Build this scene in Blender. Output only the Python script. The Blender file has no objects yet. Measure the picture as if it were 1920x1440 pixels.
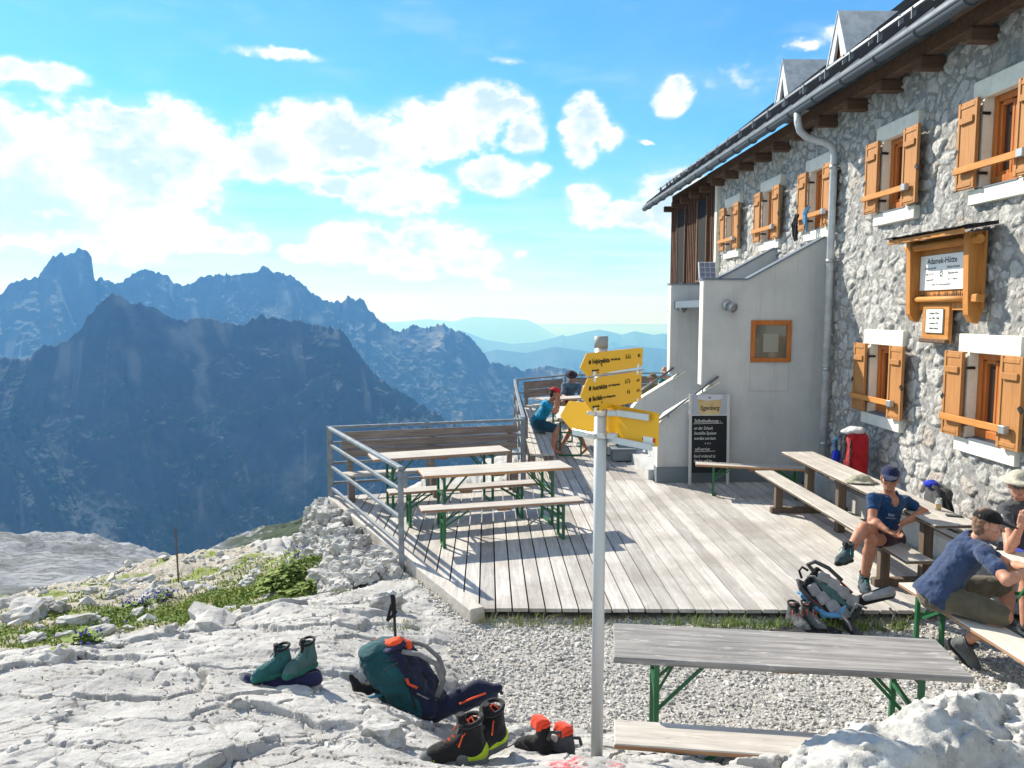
import bpy, bmesh, math, random
import numpy as np
from mathutils import Vector, Matrix, Quaternion
random.seed(7); RNG = np.random.default_rng(7)
D = bpy.data; SC = bpy.context.scene; COL = SC.collection
PI = math.pi
# ------------------------------------------------------------------ camera
F = 1442.0; CX, CY = 960.0, 720.0; EYE = np.array([0, 0, 2.92])
PITCH = math.atan((CY - 583) / F); YAW = math.atan((CX - 914) / F * math.cos(PITCH))
FW = np.array([math.sin(YAW) * math.cos(PITCH), math.cos(YAW) * math.cos(PITCH), -math.sin(PITCH)])
RT = np.array([math.cos(YAW), -math.sin(YAW), 0.0]); UP = np.cross(RT, FW)
cd = D.cameras.new('camera'); cd.sensor_width = 36; cd.lens = 36 * F / 1920; cd.clip_start = 0.05; cd.clip_end = 300000
cam = D.objects.new('camera', cd); COL.objects.link(cam); SC.camera = cam
cam.matrix_world = Matrix(((RT[0], UP[0], -FW[0], EYE[0]), (RT[1], UP[1], -FW[1], EYE[1]), (RT[2], UP[2], -FW[2], EYE[2]), (0, 0, 0, 1)))
# survey helpers: where the line of sight through a point of the photograph meets a known plane
def ray(x, y): return FW + RT * (x - CX) / F - UP * (y - CY) / F
def onz(x, y, z): r = ray(x, y); return EYE + r * (z - EYE[2]) / r[2]
def onx(x, y, X): r = ray(x, y); return EYE + r * X / r[0]
def ony(x, y, Y): r = ray(x, y); return EYE + r * Y / r[1]
def azel(x, y): r = ray(x, y); return math.atan2(r[0], r[1]), math.atan2(r[2], math.hypot(r[0], r[1]))
# ------------------------------------------------------------------ light
SUN_AZ = math.radians(-40); SUN_EL = math.radians(35)
SC.view_settings.view_transform = 'Standard'; SC.view_settings.look = 'None'
SC.view_settings.exposure = 1.2; SC.view_settings.gamma = 1
SC.render.engine = 'CYCLES'; SC.cycles.use_denoising = True
SC.cycles.max_bounces = 6; SC.cycles.diffuse_bounces = 3; SC.cycles.glossy_bounces = 3; SC.cycles.transmission_bounces = 4
SC.cycles.transparent_max_bounces = 8; SC.cycles.volume_bounces = 0; SC.cycles.sample_clamp_indirect = 6
sv = Vector((math.sin(SUN_AZ) * math.cos(SUN_EL), math.cos(SUN_AZ) * math.cos(SUN_EL), math.sin(SUN_EL)))
sl = D.lights.new('sun', 'SUN'); sl.energy = 3.9; sl.angle = math.radians(0.5); sl.color = (1, .965, .9)
so = D.objects.new('sun', sl); COL.objects.link(so); so.rotation_mode = 'QUATERNION'; so.rotation_quaternion = sv.to_track_quat('Z', 'Y'); so.location = (-30, 30, 40)

class NT:
    """small node-graph writer"""
    def __init__(s, tree): s.t = tree; s.n = tree.nodes; s.l = tree.links
    def new(s, typ, **k):
        n = s.n.new(typ)
        for a, v in k.items(): setattr(n, a, v)
        return n
    def put(s, sock, v):
        if isinstance(v, bpy.types.NodeSocket): s.l.new(v, sock)
        elif v is not None: sock.default_value = v
    def math(s, op, a, b=None, c=None, clamp=False):
        n = s.new('ShaderNodeMath', operation=op, use_clamp=clamp)
        for i, v in enumerate((a, b, c)):
            if v is not None: s.put(n.inputs[i], v)
        return n.outputs[0]
    def vmath(s, op, a, b=None, out=0):
        n = s.new('ShaderNodeVectorMath', operation=op); s.put(n.inputs[0], a)
        if b is not None: s.put(n.inputs[1], b)
        return n.outputs[out]
    def mix(s, f, a, b, mode='MIX'):
        n = s.new('ShaderNodeMix', data_type='RGBA', blend_type=mode)
        s.put(n.inputs[0], f); s.put(n.inputs[6], a); s.put(n.inputs[7], b); return n.outputs[2]
    def ss(s, v, lo, hi, a=0.0, b=1.0):
        n = s.new('ShaderNodeMapRange', interpolation_type='SMOOTHSTEP')
        for i, x in enumerate((v, lo, hi, a, b)): s.put(n.inputs[i], x)
        return n.outputs[0]
    def noise(s, vec, scale, detail=6, rough=.55, dist=0, out=0):
        n = s.new('ShaderNodeTexNoise'); s.put(n.inputs['Vector'], vec); n.inputs['Scale'].default_value = scale
        n.inputs['Detail'].default_value = detail; n.inputs['Roughness'].default_value = rough; n.inputs['Distortion'].default_value = dist
        return n.outputs[out]
    def vor(s, vec, scale, feature='F1', rand=1, out=0):
        n = s.new('ShaderNodeTexVoronoi', feature=feature); s.put(n.inputs['Vector'], vec); n.inputs['Scale'].default_value = scale
        n.inputs['Randomness'].default_value = rand; return n.outputs[out]
    def ramp(s, v, stops):
        n = s.new('ShaderNodeValToRGB'); e = n.color_ramp.elements
        while len(e) < len(stops): e.new(.5)
        for q, (p, c) in zip(e, stops): q.position = p; q.color = (*c, 1) if len(c) == 3 else c
        s.put(n.inputs[0], v); return n.outputs[0]
    def comb(s, x, y, z=0.0):
        n = s.new('ShaderNodeCombineXYZ')
        for i, v in enumerate((x, y, z)): s.put(n.inputs[i], v)
        return n.outputs[0]

# ------------------------------------------------------------------ sky with cumulus
W = D.worlds.new('World'); SC.world = W; W.use_nodes = True
g = NT(W.node_tree); g.n.clear()
def build_sky():
    sky = g.new('ShaderNodeTexSky', sky_type='NISHITA', sun_disc=False, sun_elevation=SUN_EL, sun_rotation=SUN_AZ, altitude=2200, air_density=1.0, dust_density=.6, ozone_density=2.2)
    tc = g.new('ShaderNodeTexCoord').outputs['Generated']
    sp = g.new('ShaderNodeSeparateXYZ'); g.l.new(tc, sp.inputs[0])
    az = g.math('ARCTAN2', sp.outputs[0], sp.outputs[1]); el = g.math('ARCSINE', sp.outputs[2])
    v = g.comb(az, el)
    # clouds: (px, py, rx, ry, weight) -> directions
    B = [(60,330,170,110,1),(-120,300,160,130,1),(190,340,190,130,1),(310,280,120,85,1),(330,215,60,35,.8),(235,220,70,30,.75),(0,420,260,50,.8),(250,430,180,60,.8),
         (430,300,60,30,.55),(600,255,130,62,1),(520,290,100,50,.95),(720,265,130,55,1),(830,240,110,55,1),(960,200,50,22,.9),(900,200,90,40,.9),(985,245,45,45,.8),(750,360,110,48,.95),(620,345,60,30,.7),
         (930,330,85,38,.95),(1000,318,40,20,.7),(440,455,70,22,.8),(670,460,100,42,.9),(580,470,60,22,.8),(810,455,120,50,.75),(880,495,80,35,.7),(760,500,110,28,.6),
         (1095,240,42,62,.95),(1130,255,38,30,.8),(1263,180,40,34,.95),(1100,370,45,36,.9),(1170,405,100,26,.85),(1270,390,80,65,1),(1240,350,40,20,.8),
         (50,138,90,26,.85),(515,97,90,11,.62),(950,116,40,8,.5),(1510,85,40,12,.7),(1580,60,40,16,.75),(1210,268,20,6,.5),(1400,150,300,60,.2),
         (-500,350,300,120,.9),(-900,300,300,150,.9),(2300,300,300,100,.8),(940,530,60,20,.5),(975,480,24,10,.4)]
    FILL_CLOUDS = [(1.9, .45, .7, .3, 1), (2.7, .6, .8, .35, 1), (-2.2, .5, .8, .3, 1), (-2.9, .35, .6, .25, 1), (-1.5, .7, .5, .2, .9), (1.2, .75, .45, .2, .8), (3.0, 1.0, .8, .25, 1), (-3.0, 1.0, .8, .25, 1), (2.2, .2, .6, .2, 1), (1.6, .3, .4, .2, .9), (-2.6, .9, .8, .3, 1), (2.4, .95, .8, .3, 1), (-1.9, .2, .5, .15, .9), (0, 1.5, 3, .25, .75)]  # unseen clouds beside, behind and above the view, added as white fill light
    warp = g.noise(v, 14, 5, .6, out=1)
    w2 = g.vmath('SCALE', g.vmath('SUBTRACT', warp, (.5, .5, .5))); g.n[-1].inputs['Scale'].default_value = .035
    vv = g.vmath('ADD', v, w2)
    f = None
    for x, y, rx, ry, wt in B + FILL_CLOUDS:
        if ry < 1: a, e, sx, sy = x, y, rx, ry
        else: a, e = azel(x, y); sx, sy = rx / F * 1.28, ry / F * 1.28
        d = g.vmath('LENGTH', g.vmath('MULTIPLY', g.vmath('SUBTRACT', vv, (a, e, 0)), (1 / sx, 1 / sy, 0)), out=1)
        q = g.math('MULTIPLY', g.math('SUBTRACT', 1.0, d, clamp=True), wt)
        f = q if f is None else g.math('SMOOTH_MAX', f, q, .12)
    inside0 = g.noise(g.vmath('MULTIPLY', v, (1, 1.6, 1)), 7, 6, .6)
    n1 = g.noise(g.vmath('MULTIPLY', v, (1, 1.35, 1)), 30, 9, .62)
    dens = g.math('ADD', f, g.math('MULTIPLY', g.math('MULTIPLY', g.math('SUBTRACT', n1, .5), 1.4), g.math('MULTIPLY', f, 3.2, clamp=True)))
    m = g.ss(dens, .15, .46)
    veil = g.math('MULTIPLY', g.ss(f, .0, .45), g.ss(inside0, .35, .7, .25, .75))
    inside = g.noise(g.vmath('ADD', g.vmath('MULTIPLY', v, (1, 1.3, 1)), (.3, .02, 0)), 11, 6, .58)
    shade = g.math('MULTIPLY', g.ss(inside, .40, .60), g.ss(dens, .3, .62))
    # thin veil of haze and low streaks above the mountains
    streak = g.noise(g.vmath('MULTIPLY', v, (5, 60, 1)), 1.0, 5, .6)
    low = g.math('MULTIPLY', g.ss(el, math.radians(13), math.radians(0), 0, 1), g.ss(streak, .34, .66, .45, 1))
    skyc = g.mix(1.0, sky.outputs[0], SKY_TINT, 'MULTIPLY')
    skyc = g.mix(low, skyc, HAZE_WHITE)
    wisp = g.math('MULTIPLY', g.ss(g.noise(g.vmath('MULTIPLY', v, (3, 9, 1)), 2.2, 8, .62), .5, .75), .22)
    skyc = g.mix(wisp, skyc, HAZE_WHITE)
    cc = g.mix(shade, CLOUD_LIT, CLOUD_SHADE)
    cc = g.mix(m, g.mix(veil, skyc, HAZE_WHITE), cc)
    bg = g.new('ShaderNodeBackground'); g.l.new(cc, bg.inputs[0]); bg.inputs[1].default_value = .1
    out = g.new('ShaderNodeOutputWorld'); g.l.new(bg.outputs[0], out.inputs[0])
SKY_TINT = (.25, .66, 1.0, 1); HAZE_WHITE = (3.3, 3.95, 4.1, 1); CLOUD_LIT = (4.9, 5.05, 5.1, 1); CLOUD_SHADE = (2.75, 3.45, 3.85, 1)
HAZE_COL = (.12, .40, 1, 1); HAZE_DEN = 1.15e-4
build_sky()
W.cycles.sampling_method = 'MANUAL'; W.cycles.sample_map_resolution = 512

# ------------------------------------------------------------------ numpy noise
_P = np.random.default_rng(3).permutation(512).astype(np.int64)
_G = np.random.default_rng(4).normal(size=(512, 3)); _G /= np.linalg.norm(_G, axis=1)[:, None]
def _h(ix, iy, iz): return _P[(_P[(_P[ix & 511] + iy) & 511] + iz) & 511]
def perlin(x, y, z=0.0):
    x, y, z = np.broadcast_arrays(np.asarray(x, float), np.asarray(y, float), np.asarray(z, float))
    ix, iy, iz = (np.floor(a).astype(np.int64) for a in (x, y, z)); fx, fy, fz = x - ix, y - iy, z - iz
    u, v, w = (a * a * a * (a * (a * 6 - 15) + 10) for a in (fx, fy, fz)); r = 0
    for i in (0, 1):
        for j in (0, 1):
            for k in (0, 1):
                G = _G[_h(ix + i, iy + j, iz + k)]
                r = r + (u if i else 1 - u) * (v if j else 1 - v) * (w if k else 1 - w) * (G[..., 0] * (fx - i) + G[..., 1] * (fy - j) + G[..., 2] * (fz - k))
    return r * 1.6
def fbm(x, y, z=0.0, o=5, g=.5, l=2.03):
    r, a, s = 0, 1, 1
    for i in range(o): r = r + a * perlin(x * s + i * 17.3, y * s, (z * s if not np.isscalar(z) else z * s + i * 3.1)); a *= g; s *= l
    return r
def ridged(x, y, z=0.0, o=6, g=.5, l=2.07):
    r, a, s, p = 0, 1, 1, 1
    for i in range(o):
        n = (1 - np.abs(perlin(x * s + i * 9.7, y * s, z + i * 5.3))) ** 2; r = r + a * n * p; p = np.clip(n * 1.6, 0, 1); a *= g; s *= l
    return r
def worley(x, y, seed=0, jit=.9):
    """F1, F2 and cell id of jittered cells"""
    ix, iy = np.floor(x).astype(np.int64), np.floor(y).astype(np.int64)
    f1 = np.full(x.shape, 9.0); f2 = f1.copy(); cid = np.zeros(x.shape, np.int64)
    for i in (-1, 0, 1):
        for j in (-1, 0, 1):
            h = _h(ix + i, iy + j, np.int64(seed)); h2 = _h(ix + i, iy + j, np.int64(seed + 77))
            d = np.hypot(ix + i + .5 + jit * (h / 511 - .5) - x, iy + j + .5 + jit * (h2 / 511 - .5) - y)
            n = d < f1; f2 = np.where(n, f1, np.minimum(f2, d)); cid = np.where(n, h * 512 + h2, cid); f1 = np.where(n, d, f1)
    return f1, f2, cid
def sstep(a, b, x): t = np.clip((x - a) / (b - a), 0, 1); return t * t * (3 - 2 * t)

# ------------------------------------------------------------------ objects
def tag(o, label=None, cat=None, group=None, kind=None):
    for k, v in (('label', label), ('category', cat), ('group', group), ('kind', kind)):
        if v: o[k] = v
    return o
def link(name, me, mat=None, parent=None):
    o = D.objects.new(name, me); COL.objects.link(o)
    if mat is not None:
        for m in (mat if isinstance(mat, (list, tuple)) else [mat]): me.materials.append(m)
    if parent is not None: o.parent = parent
    return o
def empty(name, loc, label, cat, group=None, rz=0.0):
    o = D.objects.new(name, None); COL.objects.link(o); o.empty_display_size = .1
    o.location = Vector([float(c) for c in loc]); o.rotation_euler = (0, 0, rz); return tag(o, label, cat, group)
def npmesh(name, V, Fc, smooth=True, cols=None):
    """mesh from vertex array and an (n,3)/(n,4) face array"""
    me = D.meshes.new(name); V = np.ascontiguousarray(V, np.float32); Fc = np.ascontiguousarray(Fc, np.int32); n, k = Fc.shape
    me.vertices.add(len(V)); me.vertices.foreach_set('co', V.ravel())
    me.loops.add(n * k); me.loops.foreach_set('vertex_index', Fc.ravel())
    me.polygons.add(n); me.polygons.foreach_set('loop_start', np.arange(0, n * k, k, dtype=np.int32))
    me.polygons.foreach_set('use_smooth', np.full(n, smooth)); me.update(calc_edges=True)
    for nm, c in (cols or {}).items():
        c = np.asarray(c, np.float32)
        if c.ndim == 1: c = np.stack([c, c, c], 1)
        a = me.attributes.new(nm, 'FLOAT_COLOR', 'POINT'); a.data.foreach_set('color', np.concatenate([c, np.ones((len(c), 1), np.float32)], 1).ravel())
    return me
def gridfaces(nu, nv):
    i = np.arange(nu * nv).reshape(nu, nv)
    return np.stack([i[:-1, :-1], i[1:, :-1], i[1:, 1:], i[:-1, 1:]], -1).reshape(-1, 4)
class MB:
    """collects boxes, bars, tubes, prisms into ONE mesh; local coordinates"""
    def __init__(s): s.bm = bmesh.new()
    def box(s, c, size, rot=None, bevel=0.0):
        M = Matrix.Translation(Vector([float(a) for a in c])) @ (rot.to_4x4() if rot is not None else Matrix.Identity(4)) @ Matrix.Diagonal((*[float(a) for a in size], 1))
        r = bmesh.ops.create_cube(s.bm, size=1, matrix=M)
        if bevel:
            es = list({e for v in r['verts'] for e in v.link_edges})
            bmesh.ops.bevel(s.bm, geom=es, offset=bevel, segments=1, affect='EDGES', clamp_overlap=True)
        return s
    def bar(s, a, b, w, h, bevel=0.0, up=(0, 0, 1), ext=0.0):
        """rectangular bar from a to b; w across, h along up"""
        a, b = Vector([float(t) for t in a]), Vector([float(t) for t in b]); d = b - a; L = d.length; x = d.normalized(); u = Vector(up)
        y = u.cross(x)
        if y.length < 1e-5: y = Vector((0, 1, 0)).cross(x)
        y.normalize(); z = x.cross(y); R = Matrix((x, y, z)).transposed()
        return s.box((a + b) / 2, (L + 2 * ext, w, h), R, bevel)
    def tube(s, pts, r, n=8, cap=True):
        pts = [Vector([float(t) for t in p]) for p in pts]; rs = r if isinstance(r, (list, tuple)) else [r] * len(pts); prev = None; N = None
        for i, p in enumerate(pts):
            t = (pts[min(i + 1, len(pts) - 1)] - pts[max(i - 1, 0)]).normalized()
            if N is None: N = t.orthogonal().normalized()
            else: N = (N - t * N.dot(t)).normalized()
            Bn = t.cross(N)
            ring = [s.bm.verts.new(p + (N * math.cos(2 * PI * k / n) + Bn * math.sin(2 * PI * k / n)) * rs[i]) for k in range(n)]
            if prev:
                for k in range(n): f = s.bm.faces.new((prev[k], prev[(k + 1) % n], ring[(k + 1) % n], ring[k])); f.smooth = n > 5
            elif cap: s.bm.faces.new(ring[::-1])
            prev = ring
        if cap: s.bm.faces.new(prev)
        return s
    def prism(s, poly, vec, smooth=False):
        """extrude a planar polygon of 3-D points along vec"""
        vec = Vector([float(t) for t in vec]); A = [s.bm.verts.new(Vector([float(t) for t in p])) for p in poly]; B = [s.bm.verts.new(v.co + vec) for v in A]; n = len(A)
        s.bm.faces.new(A[::-1]); s.bm.faces.new(B)
        for k in range(n): s.bm.faces.new((A[k], A[(k + 1) % n], B[(k + 1) % n], B[k]))
        return s
    def lathe(s, prof, c=(0, 0, 0), n=20):
        prev = None
        for r, z in prof:
            ring = [s.bm.verts.new((c[0] + r * math.cos(2 * PI * k / n), c[1] + r * math.sin(2 * PI * k / n), c[2] + z)) for k in range(n)]
            if prev:
                for k in range(n): f = s.bm.faces.new((prev[k], prev[(k + 1) % n], ring[(k + 1) % n], ring[k])); f.smooth = True
            prev = ring
        return s
    def build(s, name, mat, parent=None):
        bmesh.ops.recalc_face_normals(s.bm, faces=s.bm.faces[:])
        me = D.meshes.new(name); s.bm.to_mesh(me); s.bm.free(); return link(name, me, mat, parent)

# implicit solids -> one smooth surface (surface nets)
class SDF:
    def __init__(s, lo, hi, h):
        s.lo = np.array(lo, float); s.h = h; s.n = np.ceil((np.array(hi, float) - s.lo) / h).astype(int) + 1
        s.f = np.full(s.n, .08, np.float32)
    def _loc(s, lo, hi):
        a = np.clip(np.floor((np.asarray(lo) - s.lo) / s.h).astype(int), 0, s.n - 1); b = np.clip(np.ceil((np.asarray(hi) - s.lo) / s.h).astype(int) + 1, 1, s.n)
        sl = tuple(slice(int(p), int(q)) for p, q in zip(a, b))
        X = np.meshgrid(*[s.lo[i] + s.h * np.arange(sl[i].start, sl[i].stop) for i in range(3)], indexing='ij')
        return sl, np.stack(X, -1)
    def _put(s, sl, d, k, mode):
        f = s.f[sl]
        if mode == 'add':
            if k > 0: hh = np.clip(.5 + .5 * (f - d) / k, 0, 1); s.f[sl] = f * (1 - hh) + d * hh - k * hh * (1 - hh)
            else: s.f[sl] = np.minimum(f, d)
        else:
            d = -d
            if k > 0: hh = np.clip(.5 - .5 * (f - d) / k, 0, 1); s.f[sl] = f * (1 - hh) + d * hh + k * hh * (1 - hh)
            else: s.f[sl] = np.maximum(f, d)
        return s
    def cap(s, a, b, ra, rb=None, k=.02, mode='add', flat=None):
        a, b = np.asarray(a, float), np.asarray(b, float); rb = ra if rb is None else rb; m = max(ra, rb) + .05 + k
        sl, X = s._loc(np.minimum(a, b) - m, np.maximum(a, b) + m)
        if 0 in X.shape: return s
        ba = b - a; L2 = max(ba @ ba, 1e-9); p = X - a; t = np.clip((p @ ba) / L2, 0, 1); q = p - t[..., None] * ba
        if flat is not None: fd, fs = flat; fd = np.asarray(fd, float); fd = fd / np.linalg.norm(fd); q = q + (q @ fd)[..., None] * fd * (fs - 1)
        return s._put(sl, np.linalg.norm(q, axis=-1) - (ra + t * (rb - ra)), k, mode)
    def chain(s, pts, rs, k=.02, mode='add', flat=None):
        for i in range(len(pts) - 1): s.cap(pts[i], pts[i + 1], rs[i], rs[i + 1], k if i == 0 else min(k, .6 * min(rs[i], rs[i + 1])), mode, flat)
        return s
    def ell(s, c, r, R=None, k=.02, mode='add'):
        c = np.asarray(c, float); r = np.asarray(r, float); m = r.max() + .05 + k
        sl, X = s._loc(c - m, c + m)
        if 0 in X.shape: return s
        p = X - c
        if R is not None: p = p @ np.asarray(R, float)
        q = np.linalg.norm(p / r, axis=-1); q2 = np.linalg.norm(p / (r * r), axis=-1) + 1e-9
        return s._put(sl, q * (q - 1) / q2, k, mode)
    def box(s, c, half, R=None, rnd=.01, k=.01, mode='add'):
        c = np.asarray(c, float); half = np.asarray(half, float); m = np.linalg.norm(half) + .05 + k
        sl, X = s._loc(c - m, c + m)
        if 0 in X.shape: return s
        p = X - c
        if R is not None: p = p @ np.asarray(R, float)
        q = np.abs(p) - (half - rnd); d = np.linalg.norm(np.maximum(q, 0), axis=-1) + np.minimum(q.max(-1), 0) - rnd
        return s._put(sl, d, k, mode)
    def plane(s, c, n, k=0.0):
        """cut away the side n points to"""
        sl, X = s._loc(s.lo, s.lo + s.h * s.n); n = np.asarray(n, float); n = n / np.linalg.norm(n)
        return s._put(sl, -((X - np.asarray(c, float)) @ n), k, 'sub')
    def wobble(s, amp, freq, seed=0.0, o=3):
        sl, X = s._loc(s.lo, s.lo + s.h * s.n); near = np.abs(s.f) < .05 + amp; P = X[near] * freq
        s.f[near] += (amp * fbm(P[:, 0] + seed, P[:, 1], P[:, 2], o)).astype(np.float32); return s
    def mesh(s, name, smooth=True, cols=None):
        f = s.f.copy()
        for ax in range(3):
            for e in (0, -1):
                ix = [slice(None)] * 3; ix[ax] = e; f[tuple(ix)] = np.maximum(f[tuple(ix)], .01)
        ins = f < 0; n = f.shape; c8 = [f[i:n[0] - 1 + i, j:n[1] - 1 + j, k:n[2] - 1 + k] for i in (0, 1) for j in (0, 1) for k in (0, 1)]
        neg = sum((c < 0).astype(np.int8) for c in c8); act = (neg > 0) & (neg < 8); idx = -np.ones(act.shape, np.int64); A = np.argwhere(act); idx[act] = np.arange(len(A))
        C = [c[act] for c in c8]; P = np.zeros((len(A), 3)); cnt = np.zeros(len(A)); offs = [np.array((i, j, k)) for i in (0, 1) for j in (0, 1) for k in (0, 1)]
        for p in range(8):
            for q in range(p + 1, 8):
                if np.abs(offs[p] - offs[q]).sum() == 1:
                    m = (C[p] < 0) != (C[q] < 0); t = C[p][m] / (C[p][m] - C[q][m]); P[m] += offs[p] + t[:, None] * (offs[q] - offs[p]); cnt[m] += 1
        V = s.lo + s.h * (A + P / cnt[:, None]); Q = []
        for ax in range(3):
            a1, a2 = (ax + 1) % 3, (ax + 2) % 3; sh = list(n); sh[ax] -= 1
            i0 = [slice(0, n[d]) for d in range(3)]; i1 = list(i0); i0[ax] = slice(0, n[ax] - 1); i1[ax] = slice(1, n[ax])
            cr = ins[tuple(i0)] != ins[tuple(i1)]; E = np.argwhere(cr); E = E[(E[:, a1] > 0) & (E[:, a2] > 0) & (E[:, a1] < n[a1] - 1) & (E[:, a2] < n[a2] - 1)]
            flip = ins[tuple(i0)][tuple(E.T)]
            def at(d1, d2): e = E.copy(); e[:, a1] -= d1; e[:, a2] -= d2; return idx[tuple(e.T)]
            q = np.stack([at(1, 1), at(0, 1), at(0, 0), at(1, 0)], 1); q[~flip] = q[~flip][:, ::-1]; Q.append(q)
        Q = np.concatenate(Q); s.V = V
        return npmesh(name, V, Q, smooth, cols(V) if cols else None)
    def build(s, name, mat, parent=None, smooth=True, cols=None):
        return link(name, s.mesh(name, smooth, cols), mat, parent)
def rotm(x=0, y=0, z=0):
    return np.array(Matrix.Rotation(z, 3, 'Z') @ Matrix.Rotation(y, 3, 'Y') @ Matrix.Rotation(x, 3, 'X'))
# ------------------------------------------------------------------ materials
def mat(name, base, rough=.8, spec=.3, metal=0.0, build=None, **kw):
    m = D.materials.new(name); m.use_nodes = True; t = NT(m.node_tree); b = t.n['Principled BSDF']
    b.inputs['Base Color'].default_value = (*base, 1); b.inputs['Roughness'].default_value = rough; b.inputs['Specular IOR Level'].default_value = spec; b.inputs['Metallic'].default_value = metal
    for k, v in kw.items(): b.inputs[k.replace('_', ' ')].default_value = v
    if build: build(t, b)
    return m
def bump(t, b, h, strength=.5, dist=.01):
    n = t.new('ShaderNodeBump'); n.inputs['Strength'].default_value = strength; n.inputs['Distance'].default_value = dist; t.put(n.inputs['Height'], h); t.l.new(n.outputs[0], b.inputs['Normal'])
def obco(t): return t.new('ShaderNodeTexCoord').outputs['Object']
def worldco(t): return t.new('ShaderNodeNewGeometry').outputs['Position']
def attr(t, name): return t.new('ShaderNodeAttribute', attribute_name=name).outputs['Color']
def cloth(name, c, scale=60, var=.25, rough=.9):
    def f(t, b):
        o = obco(t); n = t.noise(o, 9, 4); k = t.ss(n, .3, .7, 1 - var, 1 + var * .5)
        t.put(b.inputs['Base Color'], t.mix(1.0, (*c, 1), t.comb(k, k, k), 'MULTIPLY')); wv = t.noise(o, 24, 5, .6); bump(t, b, wv, .6, .018); b.inputs['Sheen Weight'].default_value = .15
    return mat(name, c, rough, .2, build=f)
# ================================================================== far land
def m_mountain(t, b):
    p = worldco(t); a = t.new('ShaderNodeAttribute', attribute_name='mask'); s = t.new('ShaderNodeSeparateColor'); t.l.new(a.outputs['Color'], s.inputs[0])
    n = t.noise(p, .012, 8, .65); n2 = t.noise(p, .05, 6, .6)
    rock = t.ramp(n, [(.3, (.022, .026, .034)), (.5, (.04, .044, .052)), (.7, (.075, .078, .082))])
    rock = t.mix(t.ss(n2, .45, .6), rock, (.04, .042, .048, 1))
    c = t.mix(t.math('MULTIPLY', s.outputs[0], 1.0), rock, (.25, .245, .235, 1))                     # scree
    veg = t.math('MULTIPLY', s.outputs[1], t.ss(t.noise(p, .02, 7, .7), .42, .56))
    veg = t.math('MAXIMUM', veg, s.outputs[2]); c = t.mix(veg, c, t.mix(t.ss(n2, .4, .6), (.014, .026, .016, 1), (.04, .055, .025, 1)))
    t.put(b.inputs['Base Color'], c)
M_MOUNT = mat('mountain_rock', (.25, .25, .26), .95, .1, build=m_mountain)
def ridge(name, crest, d_crest, d_foot, z_foot, seed, amp, nu=700, nv=200, power=.8, vegz=(-300, -80), spur=1.0, back=.35, fine=1.0, forest=0.0, pale=1.0):
    """a mountain chain as terrain: the skyline from crest points, slopes running down towards z_foot with spurs, gullies and scree"""
    cr = np.array([(azel(x, y)) for x, y in crest]); o = np.argsort(cr[:, 0]); cr = cr[o]
    th = np.linspace(cr[0, 0], cr[-1, 0], nu); el = np.interp(th, cr[:, 0], cr[:, 1])
    dc = d_crest(th) if callable(d_crest) else np.full(nu, float(d_crest)); df = d_foot(th) if callable(d_foot) else np.full(nu, float(d_foot))
    tb = 1 + back; t = np.concatenate([np.linspace(0, 1, nv), 1 + np.linspace(0, back, nv // 8 + 2)[1:]]); T, TH = np.meshgrid(t, th, indexing='xy')
    DC, DF = dc[:, None], df[:, None]; R = DF + (DC - DF) * T
    zc = (EYE[2] + DC * np.tan(el)[:, None]); S = np.clip(T, 0, 1) ** (1 / power); Z = z_foot + (zc - z_foot) * S
    Z = np.where(T > 1, zc - (T - 1) / back * 900 * np.clip((zc - z_foot) / 1200, .2, 1), Z)
    X, Y = R * np.sin(TH), R * np.cos(TH); A = TH * dc.mean()
    L = amp * 9
    w = 1.2 * fbm(A / (L * 2), R / (L * 2), seed, 3)
    rg = ridged(A / L + w * .6 + R / (L * 2.6), R / (L * 3.2) + w * .5, seed, 7, .52) - 1.15
    fn = ridged(X / (L * .35), Y / (L * .35), Z / (L * .4) + seed, 5, .6) - 1.1
    env = np.sin(np.clip(T, 0, 1) * PI) ** .7; top = np.exp(-((1 - T) / .02) ** 2)
    Z2 = Z + amp * spur * rg * env + amp * .28 * fine * fn * (env * .8 + .12) + .16 * amp * top * (ridged(A / (amp * .5), 0 * A, seed + 4, 5, .6) - 1.2) * (1 - forest)
    du = np.gradient(Z2, axis=0) / (np.gradient(A, axis=0) + 1e-6); dv = np.gradient(Z2, axis=1) / (np.gradient(R, axis=1) + 1e-6); slope = np.hypot(du, dv)
    n = fbm(X / (L * .6), Y / (L * .6), seed + 9, 4)
    scree = sstep(.95, .55, slope + .35 * n) * sstep(-.9, .1, rg + .3); scree = np.clip(scree + .5 * sstep(.16, .0, np.abs(rg + .42 + .25 * n)) * sstep(-.2, .25, fbm(X / (L * .3), Y / (L * .3), Z / (L * .3) + seed, 4)), 0, 1)
    veg = sstep(vegz[1], vegz[0], Z2 + 130 * n) * sstep(2.0, .8, slope)
    st = np.abs(fbm(A / (L * .2) + .55 * fbm(A / (L * .5), R / L, seed + 2, 3), R / (L * 4.5), seed + 6, 3)); bandw = .03 + .12 * sstep(.95, .2, T)
    gul = sstep(bandw, 0, st) * sstep(-.1, .35, fbm(X / (L * .5), Y / (L * .5), Z / (L * .5) + seed + 7, 4)) * sstep(.99, .9, T); scree = np.clip((scree * .7 + gul * .3) * pale, 0, 1)
    me = npmesh(name, np.stack([X, Y, Z2], -1).reshape(-1, 3), gridfaces(nu, len(t)), True, {'mask': np.stack([scree, veg, 0 * veg + forest], -1).reshape(-1, 3)})
    return tag(link(name, me, M_MOUNT), kind='structure')
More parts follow.
